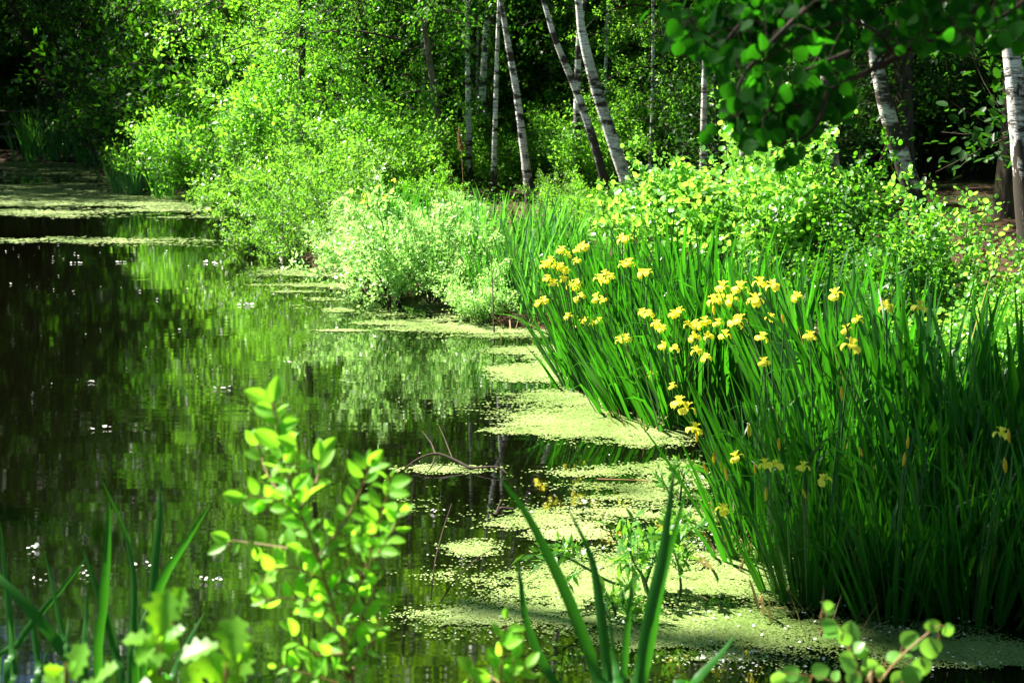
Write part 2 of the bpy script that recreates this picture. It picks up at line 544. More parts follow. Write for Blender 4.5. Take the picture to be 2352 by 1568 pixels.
# ------------------------------------------------------------------ shrubs and tree crowns
def shrub_geo(seed, H=1.7, spread=1.1, nstem=10, ntwig=16, nleaf=18, leaf=.04, tmpl=DIAMOND, up=.7, twl=.45, sub=2, start=.15, srad=.010):
    rng = np.random.default_rng(seed)
    st, lf = Geo(), Geo()
    for i in range(nstem):
        a = rng.uniform(0, 2 * math.pi)
        out = np.array([math.cos(a), math.sin(a), 0])
        h = H * rng.uniform(.6, 1.05)
        sp = spread * rng.uniform(.25, 1.05)
        h *= 1 - .35 * (sp / spread) ** 2
        t = np.linspace(0, 1, 9)[:, None]
        wob = np.cumsum(rng.normal(0, .02 * H, (9, 3)), 0) * .5
        wob[0] = 0
        P = out * (.05 * spread + sp * t ** 1.25) + np.array([0, 0, 1]) * (h * (t - .18 * t ** 3 * (sp / spread) * 1.6)) + wob * t
        st.add(*tube(P, srad * H / 1.7 * (1 - .85 * t[:, 0]), 5))
        for k in range(ntwig):
            tt = start + (1 - start) * (k + rng.uniform(0, 1)) / ntwig
            f = tt * 8
            j = min(7, int(f))
            p0 = P[j] + (P[j + 1] - P[j]) * (f - j)
            ta = nrm(P[j + 1] - P[j])
            d = nrm(ta * .5 + rng.normal(0, .75, 3) + np.array([0, 0, up * .5]) + out * .25)
            L = twl * rng.uniform(.5, 1.1) * (1.15 - .6 * tt) * H / 1.7
            bends = nrm(d + np.array([0, 0, .3]) + rng.normal(0, .3, 3))
            tp = np.linspace(0, 1, 5)[:, None]
            TP = p0 + L * (d * tp * (1 - .5 * tp) + bends * tp * tp * .5)
            st.add(*tube(TP, np.linspace(.0035, .001, 5) * H / 1.7, 3))
            n = int(nleaf * rng.uniform(.7, 1.3))
            u = rng.uniform(.08, 1.0, n)
            pos = p0 + L * (d * (u * (1 - .5 * u))[:, None] + bends * (u * u * .5)[:, None])
            pos = pos + rng.normal(0, .028 * sub, (n, 3)) * H / 1.7
            D = nrm(d * .9 + rng.normal(0, .7, (n, 3)) + np.array([0, 0, .05]))
            Nn = nrm(rng.normal(0, .5, (n, 3)) + np.array([0, 0, up]) + out * .2)
            leaves(lf, pos, D, Nn, leaf * rng.uniform(.42, 1.4, n), tmpl)
    return st, lf


def crown_geo(seed, z0=3., z1=16., rmax=3.2, nlimb=34, nsub=6, ntw=4, nleaf=11, leaf=.09, tmpl=DIAMOND, droop=.2, shape='egg', clump=.16):
    rng = np.random.default_rng(seed)
    br, lf = Geo(), Geo()
    for i in range(nlimb):
        f = (i + rng.uniform(0, 1)) / nlimb
        z = z0 + (z1 - z0) * f
        prof = math.sin(math.pi * (.16 + .8 * f)) ** .8 if shape == 'egg' else (1.02 - f) ** .8
        Lm = rmax * prof * rng.uniform(.6, 1.15)
        a = i * 2.39996 + rng.uniform(-.5, .5)
        d = nrm(np.array([math.cos(a), math.sin(a), rng.uniform(.15, .7) if shape == 'egg' else rng.uniform(-.1, .2)]))
        t = np.linspace(0, 1, 7)[:, None]
        P = np.array([0, 0, z]) + Lm * d * t + np.array([0, 0, -1]) * droop * Lm * t ** 2 + np.cumsum(rng.normal(0, .04 * Lm, (7, 3)), 0) * t
        br.add(*tube(P, .008 * Lm * (1.1 - t[:, 0]) + .003, 5))
        for s in range(nsub):
            tt = .25 + .75 * (s + rng.uniform(0, 1)) / nsub
            k = min(5, int(tt * 6))
            p0 = P[k] + (P[k + 1] - P[k]) * (tt * 6 - k)
            ds = nrm(nrm(P[k + 1] - P[k]) * .5 + rng.normal(0, .8, 3) + np.array([0, 0, .15 - droop]))
            Ls = Lm * .36 * rng.uniform(.5, 1.2)
            br.add(*tube(np.array([p0, p0 + ds * Ls * .5 + rng.normal(0, .03, 3), p0 + ds * Ls]), [.008, .005, .002], 3))
            for q in range(ntw):
                u0 = rng.uniform(.2, 1)
                c0 = p0 + ds * Ls * u0
                dt = nrm(ds * .4 + rng.normal(0, .8, 3) + np.array([0, 0, -.35 * droop * 2]))
                n = int(nleaf * rng.uniform(.6, 1.4))
                pos = c0 + dt * (rng.uniform(0, 1, n) * Ls * .55)[:, None] + rng.normal(0, clump * .45, (n, 3))
                D = nrm(dt + rng.normal(0, .7, (n, 3)) + np.array([0, 0, -.35]))
                Nn = nrm(rng.normal(0, .7, (n, 3)) + np.array([0, 0, .8]))
                leaves(lf, pos, D, Nn, leaf * rng.uniform(.6, 1.2, n), tmpl)
    return br, lf


LIB = {}


def lib(key, geo2, leafmats):
    """one branch mesh and one foliage mesh per leaf colour"""
    st, lf = geo2
    LIB[key] = (st.mesh('branches', M['twig']), {m: lf.mesh('foliage', M[m]) for m in leafmats})


for k in range(3):
    lib(f'willow{k}', shrub_geo(10 + k, 1.7, 1.25, 16, 24, 21, .056, NARROW if k == 2 else DIAMOND, .6, .5, 1.2), ['willow', 'pale', 'lime', 'green'])
    lib(f'leafy{k}', shrub_geo(20 + k, 2.2, 1.35, 17, 24, 24, .068, DIAMOND, .9, .6, 1.6), ['lime', 'green', 'deep', 'willow'])
    lib(f'forest{k}', crown_geo(40 + k, 3.0, 17., 3.4, 44, 6, 4, 11, .135), ['deep', 'green'])
    lib(f'birch{k}', crown_geo(50 + k, 3.6, 13., 2.3, 34, 6, 4, 10, .075, DIAMOND, .55), ['birchleaf'])
    lib(f'hazel{k}', shrub_geo(60 + k, 3.2, 1.9, 13, 22, 24, .085, OVAL, .9, .9, 2.2, .2), ['deep', 'green', 'lime'])
for k in range(2):
    lib(f'aspen{k}', shrub_geo(30 + k, 1.8, 1.05, 11, 20, 17, .046, ROUND, .75, .5, 1.5, .12), ['aspen', 'green', 'lime'])
    lib(f'bank{k}', crown_geo(45 + k, 1.6, 14., 3.6, 46, 7, 4, 13, .10, DIAMOND, .45), ['green', 'lime', 'deep'])


def plant(name, label, cat, key, leafm, x, y, sc=1.0, group=None, dz=-.03, rz=None, rng=random.Random(3), z=None):
    t = thing(name, label, cat, (x, y, (gz(x, y) if z is None else z) + dz), rng.uniform(0, 6.28) if rz is None else rz, sc, group)
    st, lf = LIB[key]
    obj('branches' if 'tree' in name else 'stems', st, t)
    obj('foliage', lf[leafm], t)
    return t


def trunk_geo(P, r0, r1, n=16, sides=12, flare=.45, seed=0):
    rng = np.random.default_rng(seed)
    C = spline(P, n)
    t = np.linspace(0, 1, n)
    h = np.linalg.norm(C - C[0], axis=1)
    rad = (r0 + (r1 - r0) * t) * (1 + flare * np.exp(-h / .22)) * (1 + rng.normal(0, .025, n))
    return Geo().add(*tube(C, rad, sides))


# birches: name, label, base foot (view x at depth Y), other points up the stem, radius
def stem_tree(name, label, cat, pts, Y, dia, barkm, crown=None, leafm=None, crown_h=3.2, top=13., csc=1.0, group=None, seed=0, foot=None):
    """pts: picture points from the lowest seen to the highest seen; the foot is carried down to the ground"""
    P = [at(x, y, Y) for x, y in pts]
    d = P[1] - P[0] if len(P) > 1 else np.array([0, 0, 1.])
    f = P[0] - d / d[2] * (P[0][2] - gz(P[0][0], Y) + .05)
    base = np.array([f[0], f[1], gz(f[0], f[1]) - .06])
    path = [base] + [p for p in P if p[2] > base[2] + .3]
    up = nrm(path[-1] - path[-2])
    last = path[-1]
    up2 = nrm(up + np.array([0, 0, .9]))
    if last[2] < top:
        path += [last + up * 1.5, last + up * 1.5 + up2 * max(.5, (top - last[2] - 1.5))]
    path = np.array(path)
    rel = path - base
    t = thing(name, label, cat, base, 0, 1.0, group)
    obj('trunk', trunk_geo(rel, dia / 2 * .92, dia * .10, 26, 12, .35, seed).mesh('trunk', M[barkm]), t)
    if crown:
        C = spline(rel, 40)
        k = int(np.argmin(abs(C[:, 2] - 6.5)))
        st, lf = LIB[crown]
        off = C[k].copy(); off[2] = 0
        if 'birch' in crown: off[2] = crown_h - 3.6
        b = obj('branches', st, t, off); b.scale = (csc,) * 3
        c = obj('foliage', lf[leafm], t, off); c.scale = (csc,) * 3
        b.rotation_euler.z = c.rotation_euler.z = seed * 1.7
    return t


BT = 'birch trees along the right bank'
stem_tree('birch_tree', 'white birch leaning left, its tall lit trunk standing behind the middle iris clump', 'tree',
          [(1465, 490), (1415, 345), (1368, 200), (1338, 80), (1328, 0)], 18.0, .205, 'birch', 'birch0', 'birchleaf', 4.6, seed=1)
stem_tree('birch_tree', 'thinner birch with black blotches leaning just behind the big lit birch', 'tree',
          [(1412, 510), (1368, 340), (1322, 205), (1275, 90), (1248, 0)], 20.5, .155, 'birch_old', 'birch1', 'birchleaf', 5.0, seed=2)
stem_tree('birch_tree', 'short seen birch stem with black diamond scars between the two leaning birches', 'tree',
          [(1326, 330), (1326, 220), (1330, 90), (1342, 0)], 23.0, .175, 'birch_old', 'birch2', 'birchleaf', 5.5, seed=3)
stem_tree('birch_tree', 'slender white birch leaning slightly left at the iris and sedge edge', 'tree',
          [(1221, 480), (1204, 350), (1186, 210), (1165, 90), (1150, 0)], 22.0, .165, 'birch', 'birch0', 'birchleaf', 5.0, seed=4)
stem_tree('birch_tree', 'thinnest straight white birch left of the slender leaning one', 'tree',
          [(1133, 450), (1137, 300), (1141, 150), (1146, 0)], 24.0, .115, 'birch', 'birch1', 'birchleaf', 5.5, seed=5)
stem_tree('birch_tree', 'upright white birch beside the brown seed head', 'tree',
          [(1078, 395), (1076, 240), (1074, 120), (1075, 0)], 26.5, .165, 'birch', 'birch2', 'birchleaf', 5.5, seed=6)
stem_tree('birch_tree', 'grey old birch with a black foot standing behind the two thin white stems', 'tree',
          [(1100, 380), (1106, 250), (1113, 130), (1120, 0)], 28.5, .24, 'birch_old', 'birch0', 'birchleaf', 6, seed=7)
stem_tree('leaning_tree', 'brown barked bare stem curving left above the bright willow', 'tree',
          [(1020, 390), (1004, 260), (984, 120), (965, 0)], 25.0, .19, 'brownbark', 'bank0', 'green', 5.5, csc=.8, seed=8)
stem_tree('birch_tree', 'dim grey stem close behind the brown curving one', 'tree',
          [(974, 300), (973, 200), (970, 80)], 30.0, .16, 'birch_old', 'birch1', 'birchleaf', 6, seed=9)
stem_tree('birch_tree', 'straight white birch rising from the bright aspen scrub', 'tree',
          [(1614, 420), (1617, 250), (1621, 60), (1622, 0)], 20.0, .13, 'birch', 'birch2', 'birchleaf', 5, seed=10)
stem_tree('birch_tree', 'browner twin birch touching the straight white one on its right', 'tree',
          [(1640, 400), (1642, 230), (1646, 60), (1648, 0)], 21.0, .14, 'birch_old', 'birch0', 'birchleaf', 5, seed=11)
stem_tree('birch_tree', 'birch stem half hidden by the overhanging aspen leaves', 'tree',
          [(1705, 400), (1708, 260), (1714, 120), (1716, 0)], 19.0, .12, 'birch', 'birch1', 'birchleaf', 5, seed=12)
stem_tree('birch_tree', 'shaded old birch in the thicket left of the thick leaning birch', 'tree',
          [(1925, 560), (1915, 400), (1900, 220), (1880, 0)], 14.5, .17, 'birch_old', 'birch2', 'birchleaf', 5, seed=13)
stem_tree('birch_tree', 'thick birch leaning left with a white flank and black cracked foot', 'tree',
          [(2140, 560), (2098, 440), (2050, 300), (2020, 180), (1995, 60)], 12.5, .235, 'birch_old', 'birch0', 'birchleaf', 5, seed=14)
stem_tree('birch_tree', 'stout patchy birch at the edge of the dark wood, furthest right', 'tree',
          [(2362, 470), (2345, 300), (2330, 180), (2312, 50)], 11.0, .25, 'birch_old', 'birch1', 'birchleaf', 5, seed=15)
stem_tree('dark_tree', 'nearly black stump-like stem seen through the leaves above the bright willow', 'tree',
          [(815, 190), (812, 90), (808, 0)], 31.0, .24, 'bark', 'forest0', 'green', seed=16, top=16)
# far bank, dark leaning trunks
FL = [([(225, 350), (150, 240), (95, 160), (40, 40)], 50, .50, 'mossy dark trunk leaning left over the fence'),
      ([(240, 330), (200, 230), (140, 130), (100, 60)], 53, .42, 'second leaning trunk with a lit ridge behind the mossy one'),
      ([(245, 230), (215, 180), (180, 110), (150, 40)], 55, .34, 'thin pale leaning trunk over the dark far bank'),
      ([(95, 290), (92, 180), (88, 60)], 58, .40, 'upright dark trunk behind the far fence'),
      ([(330, 300), (300, 180), (270, 60), (255, 0)], 46, .28, 'dark tree leaning out above the far willows'),
      ([(570, 300), (552, 190), (530, 70), (510, 0)], 34, .22, 'forked brown trunk among the leaves left of the bright willow'),
      ([(590, 320), (560, 200), (556, 60)], 36, .19, 'slim dark trunk beside the forked brown one'),
      ([(440, 260), (430, 120), (420, 0)], 40, .26, 'dim trunk behind the sunlit far willow')]
for i, (pts, Y, dia, lab) in enumerate(FL):
    stem_tree('alder_tree', lab, 'tree', pts, Y, dia, 'bark' if i < 5 else 'brownbark', f'forest{i % 3}' if i < 5 else f'bank{i % 2}', ['deep', 'green'][i > 3], seed=20 + i, top=15, csc=1.1)

# wood behind
rng = random.Random(11)
spots = []
for iy in range(40):
    for ix in range(26):
        x = -44 + ix * 3.6 + rng.uniform(-1.3, 1.3)
        y = 11 + iy * 3.4 + rng.uniform(-1.3, 1.3)
        d = float(pond_dist(np.array([x]), np.array([y]))[0])
        if d < 5.5 or d > (44 if x > .1 * y else 32) or y > 92: continue
        if x > .42 * y + 5 or x < -.40 * y - 10: continue
        if x < -16 and y < 57: continue
        q = x / y
        if -.10 < q < .14 and y < 31: continue
        if .14 <= q < .30 and y < 23: continue
        if .30 <= q < .40 and y < 17: continue
        if q <= -.10 and d < 7: continue
        spots.append((x, y, d))
print('forest trees', len(spots))
WG = 'leafy trees of the wood behind the bank'
for i, (x, y, d) in enumerate(spots):
    hgt = rng.uniform(.85, 1.15) * (1.45 if y > 50 and x < 0 else 1.1)
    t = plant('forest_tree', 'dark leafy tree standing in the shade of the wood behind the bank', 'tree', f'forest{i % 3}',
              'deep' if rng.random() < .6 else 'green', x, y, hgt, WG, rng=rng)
    if i < 4:
        LIB[f'trunk{i}'] = trunk_geo([(0, 0, -.1), (.05 * i, .1, 5), (.1, -.1 * i, 11), (0, 0, 16.5)], .17, .04, 14, 8, .3, i).mesh('trunk', M['bark'])
    obj('trunk', LIB[f'trunk{i % 4}'], t)
# low crowned trees of the left shore, leaning out over the shrubs
TL = [(300, 47, 'deep', 1.0), (365, 44, 'deep', .95), (420, 41, 'deep', 1.0), (480, 42, 'deep', 1.05), (540, 38, 'lime', .9), (610, 38, 'green', 1.0), (680, 35, 'lime', .85), (740, 36, 'lime', .9), (810, 33, 'lime', .8), (880, 33, 'green', .85),  # lime and deep tones stand in for sunlit and shaded crowns
      (250, 57, 'deep', 1.2), (190, 64, 'deep', 1.2), (110, 65, 'deep', 1.2), (40, 64, 'deep', 1.2), (-40, 63, 'deep', 1.2), (70, 70, 'deep', 1.4), (150, 71, 'deep', 1.4), (-10, 70, 'deep', 1.4), (-80, 68, 'deep', 1.4), (230, 70, 'deep', 1.4), (30, 77, 'deep', 1.5), (120, 78, 'deep', 1.5), (940, 36, 'deep', .9), (1000, 38, 'deep', .95), (650, 31, 'lime', .80), (735, 28.5, 'lime', .78), (825, 27.5, 'lime', .66), (690, 26.5, 'lime', .55), (880, 31, 'green', .75)]
for i, (vx, Y, lm, sc) in enumerate(TL):
    p = at(vx, 300, Y)
    t = plant('alder_tree', 'low branched leafy tree in the closed green wall above the left shore shrubs', 'tree', f'bank{i % 2}', lm, p[0], Y, sc, 'low crowned trees above the left shore', rng=rng)
    obj('trunk', LIB[f'trunk{i % 4}'], t)
for vx, Y, k, sc, lab in [(1492, 23, 0, .42, 'young birch with hanging lit sprays right of the big leaning birch'), (1100, 31, 1, .42, 'young birch with lit sprays among the thin white stems'), (1395, 29, 1, .5, 'young birch in shade between the big birch and the white twin stems')]:
    p = at(vx, 300, Y)
    t = plant('birch_tree', lab, 'tree', f'bank{k}', 'lime', p[0], Y, sc, rng=rng)
    LIB['young_trunk'] = trunk_geo([(0, 0, -.1), (.1, 0, 4), (0, .1, 10), (0, 0, 14)], .10, .03, 12, 8, .3, 3).mesh('trunk', M['birch'])
    obj('trunk', LIB['young_trunk'], t)
for k, vx in enumerate(range(-90, 300, 30)):
    p = at(vx, 300, 64 + (k % 3) * 3)
    plant('understorey_shrub', 'dark hazel-like shrub filling the shade between the trunks', 'shrub', f'hazel{k % 3}', 'deep', p[0], p[1], 1.8, 'shrubs in the shade of the wood', rng=rng)
for vx, Y, lm, sc in [(1095, 35, 'green', .7), (1190, 37, 'lime', .62), (1270, 33, 'green', .62), (1400, 35, 'green', .7), (1520, 31, 'lime', .5), (1330, 42, 'green', .9)]:
    p = at(vx, 300, Y)
    t = plant('birch_tree', 'leafy birch with low sunlit sprays filling the wood behind the white stems', 'tree', f'bank{int(vx) % 2}', lm, p[0], Y, sc, 'leafy birches behind the white stems', rng=rng)
    obj('trunk', LIB['young_trunk'], t)
# understorey
ug = []
for i in range(165):
    for _ in range(50):
        y = rng.uniform(10, 62); x = rng.uniform(-26, 20)
        if i >= 110:
            y = rng.uniform(34, 88); x = rng.uniform(-.42 * y - 3, .42 * y)
            if pond_dist(np.array([x]), np.array([y]))[0] < 7: continue
        elif i >= 70: y = rng.uniform(20, 50); x = y * rng.uniform(.16, .44)
        d = float(pond_dist(np.array([x]), np.array([y]))[0])
        if i >= 110 and not (x < -15 and y < 57):
            break
        if 3.2 < d < (12 if i < 70 else 50) and x < .40 * y + 2 and x > -.4 * y - 4 and not (x < -15 and y < 56) and not (-.16 < x / y < .14 and y < 33) and not (.14 <= x / y < .22 and y < 19) and not (.22 <= x / y < .44 and y < 27) and all((x - a) ** 2 + (y - b) ** 2 > 3.5 for a, b in ug): break
    else: continue
    ug.append((x, y))
    plant('understorey_shrub', 'dark hazel-like shrub filling the shade between the trunks', 'shrub', f'hazel{i % 3}', rng.choice(['deep', 'green', 'deep']) if x < .15 * y else 'deep',  # all deep on the right: the wood's darkness put into leaf colour
          x, y, rng.uniform(.7, 1.25) * (2.0 if i >= 110 else 1), 'shrubs in the shade of the wood', rng=rng)

# unseen trees added on the opposite bank to shade near irises and far corner
for (x, y, k, sc, z0, lab) in [(-11.1, 11.0, 0, 1.0, 0, 'unseen tall tree added on the opposite bank to shade the near irises')]:
    t = thing('added_shade_tree', lab, 'tree', (x, y, gz(x, y) - .05), 1.0, 1.0)
    obj('trunk', trunk_geo([(0, 0, 0), (.2, .1, 6), (-.1, .2, 12), (0, 0, 21.)], .22, .05, 16, 10, .4, 5).mesh('trunk', M['brownbark']), t)
    br, lf = crown_geo(77, 15.35, 21.8, 3.0, 50, 7, 5, 14, .17)
    obj('branches', br.mesh('branches', M['twig']), t)
    obj('foliage', lf.mesh('foliage', M['green']), t)
LB = [(-.41 * yy - 3.0 - (k % 2) * 3.5, yy, 1.25 if yy < 43 else 1.65) for k, yy in enumerate(np.arange(38, 60, 1.6))] + [(-15.8, 31.5, .62), (-16.2, 34.5, .75), (-14.8, 28.3, .5), (-18.5, 36.2, .9)]
for i, (x, y, sc) in enumerate(LB):
    t = plant('bank_tree', 'unseen leafy tree added to shade the far end of the pond', 'tree', f'bank{i % 2}', 'green', x, y, sc, 'shade trees added on the opposite bank', rng=rng)
    obj('trunk', LIB[f'trunk{i % 4}'], t)
for i, (x, y, sc) in enumerate([(-7, -4, 1.0), (-3, -7, 1.1), (2, -5, 1.1), (6, -3, 1.0), (9, 2, 1.1), (8.5, 6.5, .95), (-11, -1, .9), (12, 8, 1.1), (0, -11, 1.2), (-7, -10, 1.2), (7, -9, 1.2), (6.0, 2.5, .9)]):  # unseen trees added around the camera to cut the sky light
    t = plant('forest_tree', 'unseen leafy tree added around the near bank to cut sky light', 'tree', f'forest{i % 3}', 'green', x, y, sc, 'trees added around the near bank', rng=rng)
    obj('trunk', LIB[f'trunk{i % 4}'], t)

# ------------------------------------------------------------------ the shrubs of the bank, one by one: view x, foot y, depth, size
def shrub_at(x, Y, sc, key, leafm, label, name='willow_shrub', cat='shrub', z=None, rz=None):
    p = at(x, 300, Y)
    return plant(name, label, cat, key, leafm, p[0], Y, sc, rng=rng, z=z, rz=rz)


SH = [  # deep and green leaves on the far left put shade into colour
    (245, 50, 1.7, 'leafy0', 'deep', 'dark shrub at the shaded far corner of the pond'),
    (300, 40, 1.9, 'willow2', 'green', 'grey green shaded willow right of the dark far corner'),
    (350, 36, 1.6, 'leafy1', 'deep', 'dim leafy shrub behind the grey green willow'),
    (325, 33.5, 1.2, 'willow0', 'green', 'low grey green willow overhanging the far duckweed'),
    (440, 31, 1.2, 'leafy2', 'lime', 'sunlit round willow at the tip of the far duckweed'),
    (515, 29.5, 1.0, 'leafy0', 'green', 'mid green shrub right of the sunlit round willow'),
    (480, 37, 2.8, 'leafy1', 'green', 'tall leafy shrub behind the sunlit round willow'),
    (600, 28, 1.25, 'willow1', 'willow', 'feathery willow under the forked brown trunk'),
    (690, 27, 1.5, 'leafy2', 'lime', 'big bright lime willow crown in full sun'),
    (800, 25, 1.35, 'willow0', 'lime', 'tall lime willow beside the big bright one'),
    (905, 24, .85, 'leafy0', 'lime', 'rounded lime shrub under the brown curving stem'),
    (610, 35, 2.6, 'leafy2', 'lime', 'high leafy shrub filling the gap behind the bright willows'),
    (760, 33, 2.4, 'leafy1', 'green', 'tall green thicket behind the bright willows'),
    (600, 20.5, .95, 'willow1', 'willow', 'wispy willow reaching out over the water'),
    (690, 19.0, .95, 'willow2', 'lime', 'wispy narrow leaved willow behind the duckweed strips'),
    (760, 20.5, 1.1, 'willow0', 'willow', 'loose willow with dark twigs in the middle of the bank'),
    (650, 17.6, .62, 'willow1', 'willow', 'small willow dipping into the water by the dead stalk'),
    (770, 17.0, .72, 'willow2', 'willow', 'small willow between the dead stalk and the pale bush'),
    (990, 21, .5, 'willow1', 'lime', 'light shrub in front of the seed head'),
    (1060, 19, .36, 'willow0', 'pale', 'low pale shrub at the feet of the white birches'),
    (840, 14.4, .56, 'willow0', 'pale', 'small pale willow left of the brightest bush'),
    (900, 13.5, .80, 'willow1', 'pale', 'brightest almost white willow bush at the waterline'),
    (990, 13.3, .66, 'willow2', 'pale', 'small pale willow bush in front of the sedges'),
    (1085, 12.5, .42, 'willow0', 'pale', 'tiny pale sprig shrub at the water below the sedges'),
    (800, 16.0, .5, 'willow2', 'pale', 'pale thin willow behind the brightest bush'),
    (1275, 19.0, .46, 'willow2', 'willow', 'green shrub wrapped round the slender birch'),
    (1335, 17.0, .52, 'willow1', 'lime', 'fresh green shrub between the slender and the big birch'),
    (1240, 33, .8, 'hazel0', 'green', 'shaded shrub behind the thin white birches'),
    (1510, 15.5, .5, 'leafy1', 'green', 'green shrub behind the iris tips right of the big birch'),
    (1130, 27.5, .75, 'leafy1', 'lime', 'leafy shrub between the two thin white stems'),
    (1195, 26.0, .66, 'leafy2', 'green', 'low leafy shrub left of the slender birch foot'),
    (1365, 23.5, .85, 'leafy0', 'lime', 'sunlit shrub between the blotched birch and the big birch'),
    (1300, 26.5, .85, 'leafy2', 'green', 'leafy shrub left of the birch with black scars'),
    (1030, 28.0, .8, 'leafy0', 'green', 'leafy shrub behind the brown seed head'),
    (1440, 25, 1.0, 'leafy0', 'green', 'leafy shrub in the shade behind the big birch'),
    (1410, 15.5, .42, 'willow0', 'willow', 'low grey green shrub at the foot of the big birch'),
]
for x, Y, sc, key, lm, lab in SH:
    shrub_at(x, Y, sc, key, lm, lab)
AS = [  # green leaves on the shaded scrubs carry their shade as colour
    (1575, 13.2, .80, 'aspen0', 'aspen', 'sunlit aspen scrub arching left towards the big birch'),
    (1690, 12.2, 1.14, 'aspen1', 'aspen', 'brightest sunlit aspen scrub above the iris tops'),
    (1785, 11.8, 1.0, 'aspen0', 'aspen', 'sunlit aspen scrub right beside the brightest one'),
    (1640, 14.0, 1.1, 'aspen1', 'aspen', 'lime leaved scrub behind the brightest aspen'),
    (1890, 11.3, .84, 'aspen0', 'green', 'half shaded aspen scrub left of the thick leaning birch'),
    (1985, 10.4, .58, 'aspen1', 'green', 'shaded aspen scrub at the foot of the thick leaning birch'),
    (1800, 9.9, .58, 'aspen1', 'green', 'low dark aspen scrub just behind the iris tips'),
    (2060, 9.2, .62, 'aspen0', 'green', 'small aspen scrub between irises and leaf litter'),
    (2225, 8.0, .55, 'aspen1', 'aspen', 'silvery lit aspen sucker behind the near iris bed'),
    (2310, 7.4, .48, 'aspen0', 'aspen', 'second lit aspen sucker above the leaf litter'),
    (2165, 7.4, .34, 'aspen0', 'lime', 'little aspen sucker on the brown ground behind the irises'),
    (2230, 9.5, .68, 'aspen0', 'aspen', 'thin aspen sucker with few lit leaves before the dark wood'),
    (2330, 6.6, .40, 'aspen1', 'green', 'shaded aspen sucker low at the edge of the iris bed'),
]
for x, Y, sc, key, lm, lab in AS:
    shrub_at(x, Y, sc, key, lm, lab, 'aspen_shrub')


# ------------------------------------------------------------------ sword leaved plants
def blades(geo, base, az, length, width, lean, curve, face, ns=8, vfold=.18, tipbend=None):
    """many tapering sword leaves; lean and curve in radians from the vertical, az the way they lean, face the turn of the flat side"""
    n = len(base)
    t = np.linspace(0, 1, ns)
    ang = lean[:, None] + curve[:, None] * t[None] ** 2
    if tipbend is not None:
        ang = ang + tipbend[:, None] * np.clip((t[None] - .62) / .2, 0, 1)
    dl = length[:, None] / (ns - 1)
    hx = np.concatenate([np.zeros((n, 1)), np.cumsum(np.sin(ang[:, :-1]) * dl, 1)], 1)
    hz = np.concatenate([np.zeros((n, 1)), np.cumsum(np.cos(ang[:, :-1]) * dl, 1)], 1)
    out = np.stack([np.cos(az), np.sin(az), 0 * az], -1)
    C = base[:, None] + hx[..., None] * out[:, None] + hz[..., None] * np.array([0, 0, 1.])
    T = nrm(np.gradient(C, axis=1))
    f = np.stack([np.cos(face), np.sin(face), 0 * face], -1)[:, None]
    Wd = nrm(f - (f * T).sum(-1, keepdims=True) * T)
    Nn = np.cross(T, Wd)
    prof = np.minimum(1, .55 + 2.2 * t) * np.minimum(1, np.maximum(0, (1 - t) * 2.6)) ** .8 + .01
    hw = .5 * width[:, None] * prof[None]
    Lf = C - Wd * hw[..., None] + Nn * (hw * vfold)[..., None]
    Rt = C + Wd * hw[..., None] + Nn * (hw * vfold)[..., None]
    V = np.stack([Lf, C, Rt], 2).reshape(-1, 3)
    b = (np.arange(n) * ns * 3)[:, None, None]
    i = (np.arange(ns - 1) * 3)[None, :, None]
    j = np.arange(2)[None, None]
    a = b + i + j
    Q = np.stack([a, a + 1, a + 4, a + 3], -1).reshape(-1, 4)
    geo.add(V, Q)


def clump_geo(seed, n, H, rad, width=.031, lean=.27, curve=.34, bent=.14):
    rng = np.random.default_rng(seed)
    g = Geo()
    a = rng.uniform(0, 2 * math.pi, n)
    r = rad * np.sqrt(rng.uniform(0, 1, n))
    base = np.stack([r * np.cos(a), r * np.sin(a), np.full(n, -.06)], -1)
    az = a + rng.normal(0, .7, n)
    ln = H * rng.uniform(.62, 1.06, n)
    le = np.abs(lean * (.35 + r / rad) * rng.uniform(.3, 1.1, n))
    cu = curve * rng.uniform(-.1, 1.2, n)
    tb = np.where(rng.uniform(0, 1, n) < bent, rng.uniform(.7, 1.7, n), 0)
    fc = az + math.pi / 2 + rng.normal(0, .9, n)
    blades(g, base, az, ln, width * rng.uniform(.65, 1.15, n), le, cu, fc, 9, .2, tb)
    return g


IR = [clump_geo(100 + k, 52, 1.10, .17).mesh('blades', M['iris']) for k in range(6)]
SG = [clump_geo(120 + k, 44, 1.20, .24, .033, .36, .55, .14).mesh('blades', M['sedge']) for k in range(4)]
DB = [clump_geo(130 + k, 9, .42, .20, .016, .9, .7, .3).mesh('dead_blades', M['dead']) for k in range(3)]


